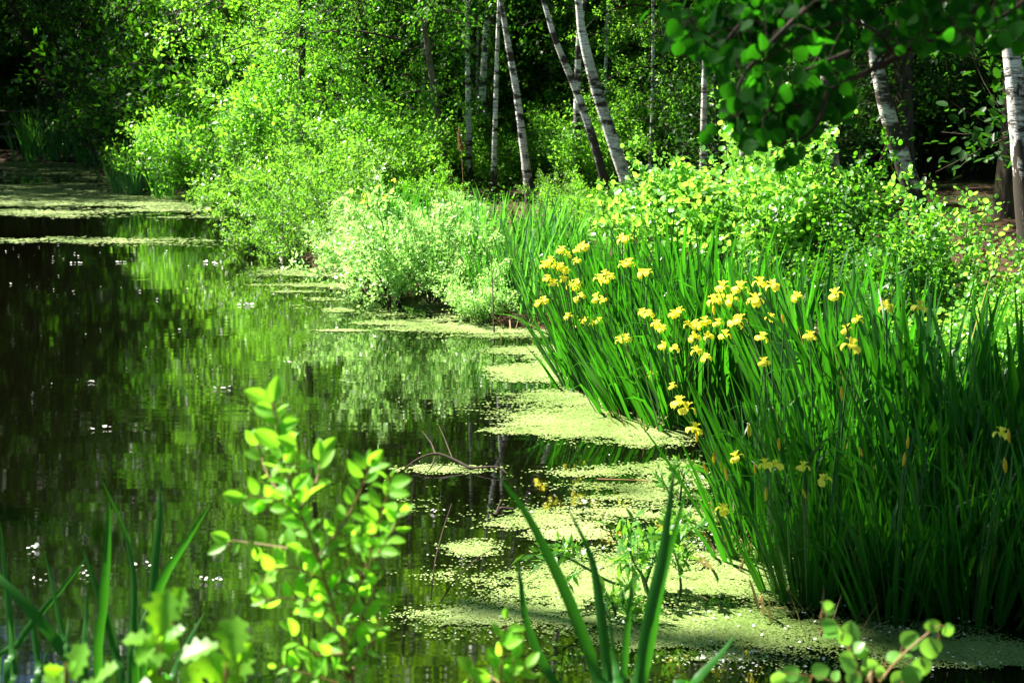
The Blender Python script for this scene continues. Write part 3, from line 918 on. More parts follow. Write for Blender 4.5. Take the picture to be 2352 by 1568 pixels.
def petal_geo():
    """yellow flag flower, hub at the origin, about 9 cm wide: three drooping falls, three crest arms, three small standards"""
    g = Geo()
    for k in range(3):
        a = k * 2.094
        c, s = math.cos(a), math.sin(a)
        Rm = np.array([[c, -s, 0], [s, c, 0], [0, 0, 1]])
        # fall
        V, F = [], []
        for j in range(7):
            t = j / 6
            r = .006 + .046 * math.sin(min(1, t * 1.15) * 1.45)
            z = .018 * math.sin(t * 2.2) - .055 * max(0, t - .3) ** 1.2
            hw = .006 + .024 * math.sin(math.pi * min(1, t ** 1.4)) ** .8 + (.006 if j == 6 else 0)
            for i, u in enumerate((-1, -.5, 0, .5, 1)):
                V.append((r - .006 * abs(u) * t, u * hw, z - .010 * u * u * t))
        for j in range(6):
            for i in range(4):
                q = j * 5 + i
                F.append([q, q + 1, q + 6, q + 5])
        g.add(np.array(V) @ Rm.T, np.array(F))
        # crest arm over the fall
        V, F = [], []
        for j in range(5):
            t = j / 4
            hw = .007 + .004 * math.sin(math.pi * t)
            r = .004 + .032 * t
            z = .014 + .026 * math.sin(t * 1.9)
            for u in (-1, 0, 1): V.append((r, u * hw, z - .004 * u * u))
        for j in range(4):
            for i in range(2):
                q = j * 3 + i
                F.append([q, q + 1, q + 4, q + 3])
        g.add(np.array(V) @ Rm.T, np.array(F))
        # standard
        a += 1.047
        c, s = math.cos(a), math.sin(a)
        Rm = np.array([[c, -s, 0], [s, c, 0], [0, 0, 1]])
        V = []
        for j in range(5):
            t = j / 4
            hw = .003 + .007 * math.sin(math.pi * t ** .9)
            for u in (-1, 0, 1): V.append((.006 + .012 * t, u * hw, .008 + .036 * t))
        g.add(np.array(V) @ Rm.T, np.array(F))
    return g


PETALS = petal_geo().mesh('petals', M['petal'])
budg = Geo()
budg.add(*tube(np.array([(0, 0, -.01), (0, 0, .012), (.001, 0, .03), (.003, 0, .05), (.005, 0, .066)]), [.004, .008, .009, .006, .001], 7))
BUD = budg.mesh('bud', M['bud'])

BED = np.array([(.97, 5.05), (1.06, 6.2), (1.2, 7.0), (1.2, 8.05), (.93, 7.95), (.62, 8.6), (.40, 9.9), (.60, 10.7), (1.25, 9.8), (1.55, 8.2), (1.75, 7.0), (2.1, 6.1), (2.7, 5.7), (2.75, 4.75), (1.3, 4.85)], float)


def inside(poly, x, y):
    c = False
    for i in range(len(poly)):
        a, b = poly[i], poly[i - 1]
        if (a[1] > y) != (b[1] > y) and x < (b[0] - a[0]) * (y - a[1]) / (b[1] - a[1]) + a[0]: c = not c
    return c


rng = random.Random(5)
EDGE = [(.98 + .008 * k, 5.1 + .1 * k) for k in range(20)] + [(.93 - .30 * k / 10, 7.8 + .09 * k) for k in range(11)] + [(.62 - .22 * k / 12, 8.7 + .1 * k) for k in range(13)]
def bed_h(x, y):
    """the bed is lower at its front and water edges"""
    e = min(math.hypot(x - px, y - py) for px, py in EDGE)
    f = min(1, max(0, (y - 4.9) / 1.9))
    return (.60 + .40 * f + (.10 if x > 1.7 else 0)) * (.80 + .20 * min(1, e / .5))


IC = []                                        # clump list: x, y, empty
cand = []
for iy in range(60):
    for ix in range(30):
        x = .3 + ix * .255 + (iy % 2) * .125 + rng.uniform(-.06, .06)
        y = 4.7 + iy * .235 + rng.uniform(-.06, .06)
        if inside(BED, x, y) and not (6.75 < y < 7.95 and x < 1.5):
            cand.append((x, y))
print('iris clumps', len(cand))
for i, (x, y) in enumerate(cand):
    edge = min(math.hypot(x - px, y - py) for px, py in EDGE)
    left = max(0, 1 - edge / .9) * (.28 if y < 7.7 else .55)
    sc = rng.uniform(.88, 1.08) * bed_h(x, y)
    t = thing('iris_clump', 'leafy flag iris clump without flowers in the dense iris bed', 'iris', (x, y, max(gz(x, y), -.12) - .02), 0, sc,
              'flowerless iris clumps of the bed', rot=(rng.uniform(-.10, .08) + (.16 if y < 5.5 else 0), 0, 0))
    t.rotation_euler = (Matrix.Rotation(t.rotation_euler[0], 3, 'X') @ Matrix.Rotation(-(.05 + .42 * left * rng.uniform(.6, 1.1)), 3, 'Y') @ Matrix.Rotation(rng.uniform(0, 6.28), 3, 'Z')).to_euler()
    obj('blades', IR[i % 6], t)
    IC.append([x, y, t, 0, sc])
FARBED = []
for i, (vx, Y) in enumerate([(835, 17.2), (880, 17.4), (925, 17.0), (965, 16.2), (905, 18.2), (860, 18.6)]):
    p = at(vx, 400, Y)
    t = thing('iris_clump', f'far yellow flag clump among the willows behind the pale bush', 'iris', (p[0], Y, gz(p[0], Y) - .03), rng.uniform(0, 6), rng.uniform(.76, .86), 'far iris clumps')
    obj('blades', IR[(i + 2) % 6], t)
    IC.append([p[0], Y, t, 0, 1.0])
    FARBED.append(len(IC) - 1)

FLW = [(1290, 575), (1340, 568), (1275, 610), (1300, 622), (1312, 655), (1335, 680), (1390, 628), (1445, 605), (1475, 628), (1385, 690), (1258, 640), (1250, 690),
       (1305, 727), (1330, 745), (1362, 742), (1265, 598), (1375, 640), (1438, 778), (1430, 550), (1490, 722), (1508, 745), (1562, 715), (1325, 600), (1295, 640), (1345, 735), (1320, 665),
       (1640, 690), (1660, 660), (1680, 690), (1700, 662), (1700, 735), (1745, 650), (1775, 657), (1770, 730), (1735, 690), (1600, 745), (1620, 738), (1650, 742), (1580, 745),
       (1595, 775), (1627, 772), (1550, 800), (1525, 795), (1600, 806), (1622, 822), (1755, 832), (1750, 775), (1860, 772), (1945, 757), (1955, 795), (1970, 735), (2035, 705), (2112, 705),
       (1920, 677), (1830, 682), (1655, 690), (1610, 748), (1690, 740), (1665, 770), (1545, 887), (1560, 925), (1577, 940), (1595, 985), (1500, 860),
       (1758, 1066), (1783, 1070), (1845, 1072), (1893, 1102), (1692, 1050), (1660, 1170), (2300, 996), (840, 450), (870, 430), (900, 440), (835, 465), (960, 500), (977, 490), (905, 415), (950, 512), (885, 455)]
FLW += [(x + 14 * (-1) ** k, y + 11 - 4 * (k % 5)) for k, (x, y) in enumerate(FLW[:22])]
BUDS = [(1660, 1080), (1640, 1060), (1625, 1085), (1760, 1145), (1980, 1045), (2085, 1025), (2318, 1012), (1935, 915), (1790, 1030), (2075, 1065), (1670, 1100), (1600, 1010), (1720, 1000),
        (1735, 1085), (1850, 1140), (2310, 1080), (1640, 720), (1800, 740)]
GB = {}


def bed_depth(x, y):
    best = None
    if x < 1000:
        return 17.0
    for Y in np.arange(10.4, 4.7, -.05):
        p = at(x, y, Y)
        if .30 < p[2] < 1.12 and inside(BED, p[0] - .0, Y):
            s = abs(p[2] - .98 * bed_h(p[0], Y))
            if best is None or s < best[0]: best = (s, Y)
    if best is None:                               # leaning out over the water beside the bed
        for Y in np.arange(10.4, 4.7, -.05):
            p = at(x, y, Y)
            if .25 < p[2] < 1.15:
                s = min(math.hypot(p[0] - a[0], Y - a[1]) for a in IC)
                if best is None or s < best[0]: best = (s, Y)
    return best[1] if best else 7.0


made = 0
for isbud, lst in ((0, FLW), (1, BUDS)):
    for (vx, vy) in lst:
        Y = bed_depth(vx, vy) - .22
        p = at(vx, vy, Y)
        c = min((q for q in IC), key=lambda q: math.hypot(p[0] + .07 - q[0], Y + .02 - q[1]))
        t = c[2]
        if not isbud: c[3] += 1
        mw = Matrix.LocRotScale(t.location, t.rotation_euler, t.scale).inverted()
        e = np.array(mw @ Vector(p))
        L = np.linalg.norm(e)
        mid = e * .55 + np.array([0, 0, .08])
        path = spline([np.array([e[0] * .1, e[1] * .1, -.03]), mid, e - np.array([0, 0, .012])], 9)
        st = obj('flower_stalk', Geo().add(*tube(path, np.linspace(.0055, .004, 9), 6)).mesh('flower_stalk', M['stem']), t)
        fl = obj('bud' if isbud else 'flower', BUD if isbud else PETALS, st, e)
        s = rng.uniform(.66, .92) * (1.15 if isbud else 1.0)
        s *= 1.05 if Y > 8 else 1.2 if Y < 6 else 1.0
        fl.scale = (s, s, s)
        fl.rotation_euler = (rng.uniform(-.3, .3), rng.uniform(-.3, .3), rng.uniform(0, 6.28))
# labels for the flowering clumps
num = {1: 'one yellow flower', 2: 'two yellow flowers', 3: 'three yellow flowers', 4: 'four yellow flowers', 5: 'five yellow flowers', 6: 'six yellow flowers'}
for x, y, t, n, sc in IC:
    if not n: continue
    del t['group']
    if y > 12: where = 'far behind the pale willow bush'
    elif y > 8.9: where = 'at the far water corner of the bed'
    elif y > 7.7: where = 'in the middle clump beside the duckweed'
    elif x < 1.2: where = 'on the water side of the near bed'
    elif x < 1.7: where = 'in the middle of the near bed' if y < 6.3 else 'at the back of the near bed'
    else: where = 'at the shaded right end of the bed'
    t['label'] = f'flag iris clump bearing {num.get(n, "many yellow flowers")} {where}'
    t['group'] = t['label'].replace('clump', 'clumps')

# sedges and dead blades
SP = [(960, 15.2), (1000, 14.6), (1045, 14.2), (1090, 13.8), (1135, 13.4), (1180, 13.0), (1215, 12.6), (1100, 14.8), (1160, 14.4), (1220, 14.0), (1265, 13.6), (1250, 12.2), (1300, 13.2), (1060, 15.6), (1330, 12.6), (1290, 14.8), (1020, 13.6), (1120, 12.8), (1380, 13.4)]
SL = ['leftmost sedge tuft beside the pale willow', 'sedge tuft second from the pale willow', 'sedge tuft in front of the thinnest birch', 'broad green tuft with a dark hollow below', 'arching tuft left of the slender birch foot',
      'tuft straight below the slender birch', 'tuft nearest the water with dead stalks', 'back tuft under the thinnest birch', 'back tuft beside the slender birch', 'blue green tuft right of the slender birch', 'blue green tuft behind the iris flowers',
      'low tuft bending over the straw at the water', 'teal tuft touching the flowering irises', 'rear tuft behind the leftmost sedges', 'teal tuft at the back of the middle iris clump', 'rear tuft before the fresh green shrub', 'front tuft behind the small pale bush', 'dark green tuft just above the floating straw', 'last tuft before the aspen scrub']
for i, (vx, Y) in enumerate(SP):
    p = at(vx, 500, Y)
    t = thing('sedge_tuft', SL[i], 'sedge', (p[0], Y, max(gz(p[0], Y), -.1) - .02), 0, rng.uniform(.62, .78), rot=(0, -rng.uniform(0, .12), rng.uniform(0, 6.28)))
    obj('blades', SG[i % 4] if i not in (12, 14, 17) else IR[i % 6], t)
for i, (vx, vy, lab) in enumerate([(1180, 762, 'straw coloured dead blades lying at the water below the sedges'), (1240, 760, 'dead pale blades where sedges meet the irises'), (1420, 960, 'rusty dead blades at the foot of the middle iris clump'), (1330, 850, 'orange dead blade at the left foot of the irises'),
                                     (1770, 1400, 'brown dead blades at the front corner of the near bed'), (1120, 745, 'thin straw stalks left of the floating straw'), (1480, 985, 'straw at the right foot of the middle iris clump'), (1650, 1180, 'withered blades at the water side of the near bed'), (1700, 1290, 'rusty withered blades where the near bed meets the herb'), (1900, 1440, 'dark withered blades along the front of the near bed'), (1690, 1265, 'second rusty tuft at the water side of the near bed')]):
    p = on(vx, vy)
    t = thing('dead_tuft', lab, 'dead leaves', (p[0], p[1], .0), rng.uniform(0, 6), .62)
    obj('dead_blades', DB[i % 3], t)

# ------------------------------------------------------------------ duckweed
def floats(blobs, n_per, size, seed, zlo, zhi, soft=.55, thr=0.0, noise_amp=1.5, sides=6):
    """blobs: view x, y, half width, half height (picture), strength -> ground ellipses"""
    rng = np.random.default_rng(seed)
    E = []
    for (x, y, hw, hh, s) in blobs:
        c, a, b, e = on(x, y), on(x + hw, y), on(x, y - hh), on(x, y + hh)
        E.append((c[0], (b[1] + e[1]) / 2, abs(a[0] - c[0]), abs(b[1] - e[1]) / 2, s, c[0] / c[1]))
    ph = rng.uniform(0, 6.28, (24, 2))
    P = []
    for (cx, cy, rx, ry, s, sh) in E:
        area = 4 * rx * ry * 1.7
        D = cy
        sz = size * max(.7, D / 6)
        n = int(min(60000, area / (sz * sz * 2.2) * n_per))
        u, v = rng.uniform(-1.3, 1.3, n), rng.uniform(-1.3, 1.3, n)
        f = min(s * .8, .58) - 1.1 * (u * u + v * v)
        y = cy + v * ry
        x = cx + u * rx + (y - cy) * sh
        nz = 0
        amp = 1.0
        for k, fr in enumerate((1.3, 2.9, 6.1, 12.5, 25., 47.)):
            kk = k * 4
            nz = nz + amp * (np.sin(x * fr * .6 + ph[kk, 0] + 1.7 * np.sin(y * fr * .9 + ph[kk, 1])) * np.cos(y * fr * 1.3 + ph[kk + 1, 0] + 1.5 * np.sin(x * fr * .55 + ph[kk + 1, 1])))
            amp *= .80
        keep = f + noise_amp * nz * .55 > thr + rng.normal(0, soft, n)
        keep &= (pond_dist(x, y) < .35)
        x, y = x[keep], y[keep]
        P.append(np.stack([x, y, rng.uniform(zlo, zhi, len(x)), np.full(len(x), sz)], -1))
    P = np.concatenate(P)
    n = len(P)
    ang = np.arange(sides) * 2 * math.pi / sides
    rr = P[:, 3:4] * rng.uniform(.65, 1.2, (n, sides))
    a0 = rng.uniform(0, 6.28, (n, 1))
    tilt = rng.normal(0, .035, (n, 2))
    vx = rr * np.cos(ang[None] + a0)
    vy = rr * np.sin(ang[None] + a0)
    vz = P[:, 2:3] + np.clip(vx * tilt[:, :1] + vy * tilt[:, 1:], -.002, .003)
    V = np.stack([P[:, 0:1] + vx, P[:, 1:2] + vy, vz], -1).reshape(-1, 3)
    F = (np.arange(n)[:, None] * sides + np.arange(sides)[None])
    print('floating fronds', n)
    return Geo().add(V, F)


DUCK = [  # near right mat and its tongues
    (1620, 1360, 330, 75, 1.5), (1560, 1440, 250, 55, 1.5), (1900, 1470, 330, 45, 1.6), (2250, 1500, 250, 30, 1.5), (1250, 1350, 330, 60, 1.25), (1130, 1400, 220, 38, .8), (1400, 1330, 260, 55, 1.3),
    (1700, 1290, 200, 45, 1.3), (1085, 1268, 70, 24, .9), (990, 1345, 45, 9, .5), (870, 1353, 40, 6, .6), (1520, 1255, 120, 30, .8), (1330, 1262, 120, 12, .3),
    (1460, 1155, 200, 35, 1.2), (1540, 1100, 90, 45, 1.5), (1300, 1165, 170, 28, .8), (1240, 1190, 140, 25, .7), (1600, 1180, 90, 40, 1.3), (1330, 1085, 130, 14, .8), (1440, 1075, 130, 14, .8), (1380, 1120, 160, 14, .5),
    (1020, 1078, 135, 11, .85), (1330, 1230, 110, 14, .4), (1560, 1218, 110, 10, .4),
    (1400, 990, 160, 32, 1.6), (1330, 960, 170, 28, 1.2), (1300, 915, 150, 20, 1.1), (1230, 990, 110, 8, 1.2), (1460, 1000, 120, 25, 1.6), (1390, 920, 120, 30, 1.4),
    (1250, 860, 110, 22, 1.3), (1190, 845, 70, 10, .8), (1330, 870, 80, 25, 1.4), (1210, 805, 100, 12, 1.2), (1180, 768, 160, 12, 1.3), (1020, 752, 120, 9, 1.0), (900, 742, 90, 7, .9), (1260, 820, 70, 18, 1.2),
    (700, 656, 110, 5, 1.0), (730, 688, 50, 5, .9), (640, 625, 60, 4, .8), (770, 714, 40, 5, .8), (720, 632, 70, 4, .7), (570, 547, 60, 6, .9), (690, 670, 60, 3, .5), (780, 760, 60, 3, .5), (650, 545, 60, 5, .7),
    (1480, 1490, 60, 8, .4), (1640, 1510, 120, 14, .7), (2050, 1530, 120, 10, .3)]
DM = duck_mat()
STRAY = [(1300, 1160, 420, 160, .7), (1250, 1380, 480, 130, .8), (1230, 960, 260, 160, .7), (1000, 760, 260, 60, .6), (700, 660, 200, 60, .5), (1700, 1500, 500, 70, .9)]
tag(obj('duckweed', floats(DUCK, 2.6, .0052, 1, .004, .0058).mesh('duckweed', DM, False)), 'floating green duckweed mats spread along the right shore', 'duckweed', kind='stuff')
FARD = [(120, 385, 260, 26, 1.3), (330, 425, 180, 30, 1.2), (60, 445, 260, 22, 1.2), (250, 460, 260, 24, 1.1), (440, 480, 140, 22, .3), (150, 490, 240, 10, -.3), (120, 552, 330, 8, -.55), (420, 560, 200, 8, -.5)]
tag(obj('duckweed', floats(FARD, 2.6, .0075, 2, .004, .010, soft=.75, thr=.25).mesh('duckweed', DM, False)), 'far yellow green duckweed film at the head of the pond', 'duckweed', kind='stuff')


tag(obj('duckweed', floats(STRAY, 1.2, .0055, 7, .004, .0058, soft=.5, thr=1.45).mesh('duckweed', DM, False)), 'loose strays of duckweed drifting between the mats', 'duckweed', kind='stuff')


# white petals adrift
def drift(seed):
    rng = np.random.default_rng(seed)
    P = []
    for (n, x0, x1, y0, y1) in [(150, 1560, 2300, 1380, 1545), (60, 1380, 1640, 1225, 1290), (40, 1600, 1760, 1500, 1555), (30, 0, 900, 620, 900), (60, 0, 620, 545, 680), (8, 0, 480, 1270, 1350), (25, 900, 1500, 900, 1300), (40, 1000, 1700, 1290, 1480)]:
        for _ in range(n):
            p = on(rng.uniform(x0, x1), rng.uniform(y0, y1))
            s = .006 if p[1] < 7 else .0009 * p[1] * rng.uniform(.2, 1.1) ** 1.5
            P.append((p[0], p[1], .012, s * rng.uniform(.5, 1.3)))
    for (x, y, s) in [(233, 986, .03), (205, 880, .02), (75, 1262, .018), (200, 1318, .018), (470, 1332, .018), (495, 1334, .018), (1003, 1178, .02), (1343, 1156, .022), (333, 1297, .02), (280, 603, .05), (170, 605, .04), (480, 605, .05), (560, 702, .05), (510, 893, .03)]:
        p = on(x, y)
        for q in range(4):
            P.append((p[0] + rng.normal(0, s), p[1] + rng.normal(0, s), .012, s * rng.uniform(.3, .7)))
    P = np.array(P)
    g = Geo()
    n = len(P)
    d = rng.normal(0, 1, (n, 3)); d[:, 2] = .1
    N = rng.normal(0, .35, (n, 3)) + np.array([0, 0, 1])
    leaves(g, P[:, :3], d, N, P[:, 3] * 1.6, ROUND)
    return g


tag(obj('floating_petals', drift(9).mesh('floating_petals', M['white'])), 'small white petals scattered on water and duckweed', 'petals', kind='stuff')

# ------------------------------------------------------------------ undergrowth and litter of the right bank
def ground_cover(n, x0, x1, y0, y1, dmin, dmax, size, tm, up, seed, hgt=.0, keepf=None):
    rng = np.random.default_rng(seed)
    x, y = rng.uniform(x0, x1, n), rng.uniform(y0, y1, n)
    d = pond_dist(x, y)
    k = (d > dmin) & (d < dmax) & (np.sin(x * 1.7 + 2 * np.sin(y * 1.1)) + np.cos(y * 1.9 + x) + rng.uniform(-1, 1, n) > -.6)
    if keepf is not None: k &= keepf(x, y)
    x, y = x[k], y[k]
    m = len(x)
    P = np.stack([x, y, ground_z(x, y) + .01 + hgt * rng.uniform(0, 1, m) ** 1.5], -1)
    g = Geo()
    D = rng.normal(0, 1, (m, 3)); D[:, 2] = np.abs(D[:, 2]) * (.5 if hgt else .12)
    N = rng.normal(0, .45, (m, 3)) + np.array([0, 0, up])
    leaves(g, P, D, N, size * rng.uniform(.5, 1.3, m), tm)
    return g


tag(obj('leaf_litter', ground_cover(26000, -2, 14, 5, 30, .8, 12, .065, OVAL, 1.0, 31).mesh('leaf_litter', M['litter'])), 'brown fallen leaves covering the woodland floor', 'leaf litter', kind='stuff')
tag(obj('undergrowth', ground_cover(60000, -8, 9, 6, 34, .3, 7, .05, OVAL, .9, 32, .32, lambda x, y: ~((x > .22 * y + .3) & (y < 16) & (y > 6))).mesh('undergrowth', M['green'])), 'low green herbs and seedlings under the bank shrubs', 'undergrowth', kind='stuff')
tag(obj('grass', (lambda g: g)(clump_geo(1, 1, .1, .1)).mesh('grass', M['herb'])), 'short grass by the near bank', 'grass', kind='stuff')
bpy.data.objects.remove(bpy.data.objects['grass'])


# ------------------------------------------------------------------ foreground plants
def strap(path, Y, width_px, base_w=.6, n=16, tipf=2.4, twist=0.0, dz=0.0):
    """one long blade through picture points, tip first; drawn at depth Y, standing on the bank"""
    Ys = np.linspace(Y + .12, Y, len(path))
    P = spline([at(x, y, yy) for (x, y), yy in zip(path, Ys)][::-1], n)
    t = np.linspace(0, 1, n)
    hw = .53 * width_px / FV * Y * np.minimum(1, base_w + t) * np.minimum(1, np.maximum(0, (1 - t) * tipf)) ** .75 + .0004
    T = nrm(np.gradient(P, axis=0))
    f = np.array([1.0, .25, 0]) if twist == 0 else np.array([math.cos(twist), math.sin(twist), 0])
    Wd = nrm(f - (T @ f)[:, None] * T)
    Nn = np.cross(T, Wd)
    V = np.stack([P - Wd * hw[:, None] + Nn * (hw * .25)[:, None], P, P + Wd * hw[:, None] + Nn * (hw * .25)[:, None]], 1).reshape(-1, 3)
    i = (np.arange(n - 1) * 3)[:, None]
    a = i + np.arange(2)[None]
    return V, np.stack([a, a + 1, a + 4, a + 3], -1).reshape(-1, 4)


def strap_plant(label, lst, Y, group=None):
    c = np.mean([at(p[-1][0], p[-1][1], Y) for p, wd in lst], axis=0)
    z = max(gz(c[0], Y), -.05)
    t = thing('cattail_plant', label, 'cattail', (c[0], Y, z))
    for k, (p, wd) in enumerate(lst):
        # carry the foot of each blade to the ground near the middle of the plant
        yg = 263.4 + (1.8 - z) * FV / Y
        foot = (1176 + c[0] * FV / Y * .92 + (p[-1][0] - (1176 + c[0] * FV / Y)) * .5, 784 + FV * math.tan(math.atan((1.8 - z) / Y) - PITCH) + 10)
        q = list(p) + [foot] if foot[1] > p[-1][1] + 20 else list(p)
        V, Q = strap(q, Y + (k % 3 - 1) * .05, wd, twist=(k * 0.37) % .7 - .3)
        obj('blade', Geo().add(V - np.array([c[0], Y, z]), Q).mesh('blade', M['cattail']), t)
    return t


strap_plant('tall cattail blades with amber tips at the left bottom', [
    ([(233, 1100), (290, 1232), (307, 1345), (303, 1460), (300, 1600)], 16),
    ([(250, 1145), (247, 1245), (237, 1378), (228, 1600)], 22),
    ([(367, 1098), (366, 1188), (353, 1312), (350, 1445), (345, 1600)], 23),
    ([(483, 1155), (433, 1235), (367, 1345), (338, 1480), (330, 1600)], 21),
    ([(190, 1258), (213, 1328), (240, 1412), (267, 1512), (285, 1620)], 20),
    ([(313, 1373), (313, 1478), (316, 1600)], 15),
    ([(207, 1298), (197, 1412), (193, 1478), (190, 1600)], 12)], 2.75)
strap_plant('dark crossing cattail blades at the lower left edge', [
    ([(102, 1268), (123, 1362), (143, 1465), (155, 1600)], 13),
    ([(200, 1278), (140, 1352), (83, 1418), (40, 1480), (-10, 1600)], 16),
    ([(0, 1195), (10, 1312), (20, 1412), (30, 1545), (30, 1650)], 20),
    ([(-40, 1290), (0, 1328), (67, 1398), (143, 1492), (200, 1600)], 25),
    ([(60, 1345), (73, 1428), (87, 1528), (90, 1640)], 15),
    ([(157, 1415), (153, 1478), (150, 1600)], 9), ([(20, 1420), (26, 1500), (20, 1620)], 16),
    ([(115, 1480), (90, 1560), (80, 1640)], 13)], 2.6)
strap_plant('thin cattail shoot bending right behind the oak leaves', [
    ([(470, 1405), (430, 1475), (393, 1555), (370, 1620)], 14), ([(340, 1390), (322, 1450), (318, 1600)], 8)], 2.5)
strap_plant('spread of eight cattail blades at the bottom centre', [
    ([(1139, 1088), (1201, 1168), (1257, 1272), (1317, 1405), (1371, 1558), (1400, 1680)], 28),
    ([(1188, 1283), (1197, 1345), (1214, 1445), (1271, 1565), (1330, 1680)], 18),
    ([(1301, 1160), (1351, 1262), (1371, 1345), (1384, 1445), (1397, 1565), (1410, 1680)], 23),
    ([(1452, 1325), (1444, 1412), (1431, 1565), (1425, 1680)], 18),
    ([(1551, 1062), (1537, 1162), (1521, 1278), (1494, 1395), (1464, 1565), (1440, 1680)], 26),
    ([(1577, 1112), (1561, 1185), (1534, 1278), (1517, 1345), (1494, 1478), (1477, 1565), (1455, 1680)], 23),
    ([(1397, 1395), (1411, 1512), (1417, 1565), (1420, 1680)], 16)], 2.25)
strap_plant('single dark blade tip leaning right at the bottom edge', [([(1688, 1458), (1651, 1505), (1595, 1565), (1540, 1660)], 20)], 2.2)


def shoot(name, label, cat, paths, Y, leafsz, tmpl, leafm, stemm='redstem', step=24, seed=0, rad=.0032, extra=(), jit=.25, r_end=.3):
    """woody shoot: picture paths (first one is the main stem, foot first), alternate leaves along each"""
    rng = np.random.default_rng(seed)
    z = None
    main = paths[0]
    p0 = at(*main[0], Y)
    base = np.array([p0[0], Y, gz(p0[0], Y)])
    t = thing(name, label, cat, base)
    st, lf = Geo(), Geo()
    for k, pth in enumerate(paths):
        n = 14
        dy = 0 if k == 0 else rng.uniform(-.14, .14)
        Ys = Y + np.linspace(0, 1, len(pth)) * dy
        pts = [at(x, y, yy) for (x, y), yy in zip(pth, Ys)]
        if k == 0: pts = [base + np.array([.0, 0, -.02])] + pts
        P = spline(pts, n)
        r = rad * (1 if k == 0 else .55)
        st.add(*tube(P, np.linspace(r, r * r_end, n), 6))
        plen = sum(math.hypot(pth[i + 1][0] - pth[i][0], pth[i + 1][1] - pth[i][1]) for i in range(len(pth) - 1))
        m = max(3, int(plen / step))
        for j in range(m + 1):
            u = .06 + .94 * j / m if k else .25 + .75 * j / m
            f = u * (n - 1)
            i = min(n - 2, int(f))
            p = P[i] + (P[i + 1] - P[i]) * (f - i)
            T = nrm(P[i + 1] - P[i])
            sd = nrm(np.cross(T, np.array([rng.normal(0, .5), -1, rng.normal(0, .5)])))
            D = nrm(T * rng.uniform(.4, .9) + sd * (1 if j % 2 else -1) + rng.normal(0, jit, 3) + np.array([0, 0, .1]))
            if j == m: D = nrm(T + rng.normal(0, .15, 3))
            N = nrm(np.array([-.25, -.55, .8]) + rng.normal(0, .55, 3))
            q = p + D * leafsz * .12
            st.add(*tube(np.array([p, q]), [r * .4, r * .25], 4))
            leaves(lf, q, D, N, leafsz * rng.uniform(.7, 1.15) * (.65 if u > .95 else 1), tmpl)
    for (x, y, L, ang, nz) in extra:                  # leaves set by eye: centre, length in view pixels, turn
        p = at(x, y, Y + rng.uniform(-.04, .04))
        D = np.array([math.sin(R(ang)), rng.uniform(-.25, .25), math.cos(R(ang))])
        s = L / FV * Y
        N = np.array([-.2, -1.0, .35]) if nz == 0 else np.array([-.3, -.35, 1.0])
        leaves(lf, p - nrm(D) * s * .5, D, N + rng.normal(0, .2, 3), s, tmpl)
        st.add(*tube(np.array([p - nrm(D) * s * .5, p - nrm(D) * s * .62 + np.array([0, 0, -.012])]), [.0008, .001], 4))
    obj('stem', Geo().add(np.concatenate(st.V) - base, *[np.concatenate(v) for v in st.F.values()]).mesh('stem', M[stemm]), t)
    obj('leaves', Geo().add(np.concatenate(lf.V) - base, *[np.concatenate(v) for v in lf.F.values()]).mesh('leaves', M[leafm]), t)
    return t


shoot('buckthorn_sapling', 'bright backlit sapling with oval leaves standing before the water', 'sapling', [
    [(815, 1640), (800, 1568), (782, 1450), (750, 1345), (717, 1245), (677, 1145), (645, 1050), (640, 990), (627, 930)],
    [(700, 1200), (640, 1150), (575, 1140)],
    [(725, 1270), (640, 1255), (535, 1240)],
    [(745, 1330), (660, 1300), (590, 1340)],
    [(760, 1390), (680, 1375), (600, 1375)],
    [(785, 1460), (735, 1420), (690, 1405)],
    [(790, 1500), (720, 1500), (670, 1450)],
    [(782, 1440), (830, 1330), (862, 1230), (885, 1150), (896, 1095)],
    [(835, 1320), (885, 1245), (925, 1175)],
    [(790, 1480), (840, 1400), (868, 1330)],
    [(775, 1568), (700, 1545), (640, 1530)],
    [(690, 1165), (728, 1100), (735, 1030)],
    [(660, 1100), (690, 1050), (680, 1010)],
    [(730, 1280), (790, 1200), (835, 1110), (845, 1065)],
    [(760, 1370), (800, 1290), (815, 1230)],
    [(800, 1560), (850, 1480), (872, 1420)],
    [(690, 1180), (620, 1100), (590, 1010)]], 2.0, .031, OVAL_FINE, 'sapling', seed=4, step=17,
    extra=[(590, 907, 62, -70, 0), (634, 890, 60, 12, 0), (505, 1232, 50, -75, 0), (497, 1260, 50, -110, 0), (535, 1140, 55, -85, 0), (583, 1160, 60, -75, 0), (590, 1338, 55, -20, 0), (612, 1005, 70, -60, 0), (650, 1030, 45, 20, 0), (853, 1180, 56, -5, 0), (925, 1170, 55, 60, 0), (890, 1212, 55, 35, 0), (700, 1190, 62, 5, 0), (660, 1080, 48, -80, 1)])
shoot('willow_sprig', 'small bright sprig poking up at the bottom centre', 'sapling', [
    [(1150, 1640), (1152, 1560), (1157, 1490), (1162, 1425)], [(1152, 1570), (1110, 1545), (1075, 1560)], [(1155, 1560), (1195, 1540), (1225, 1545)]],
    1.9, .030, OVAL_FINE, 'sapling', seed=6, step=20, rad=.002, extra=[(1130, 1505, 48, -25, 0), (1165, 1462, 50, 25, 0), (1188, 1490, 45, 20, 0), (1150, 1540, 55, 10, 0), (1100, 1550, 60, -60, 0)])
shoot('oak_seedling', 'single round lobed oak leaf on a short stem at bottom left', 'oak seedling', [[(160, 1660), (150, 1590), (160, 1545)]], 1.6, .02, OAK, 'oak', 'redstem', 80, 7, .002,
      [(178, 1518, 92, 12, 0), (125, 1558, 60, -60, 1), (240, 1545, 75, 45, 1), (205, 1575, 60, 80, 1)])
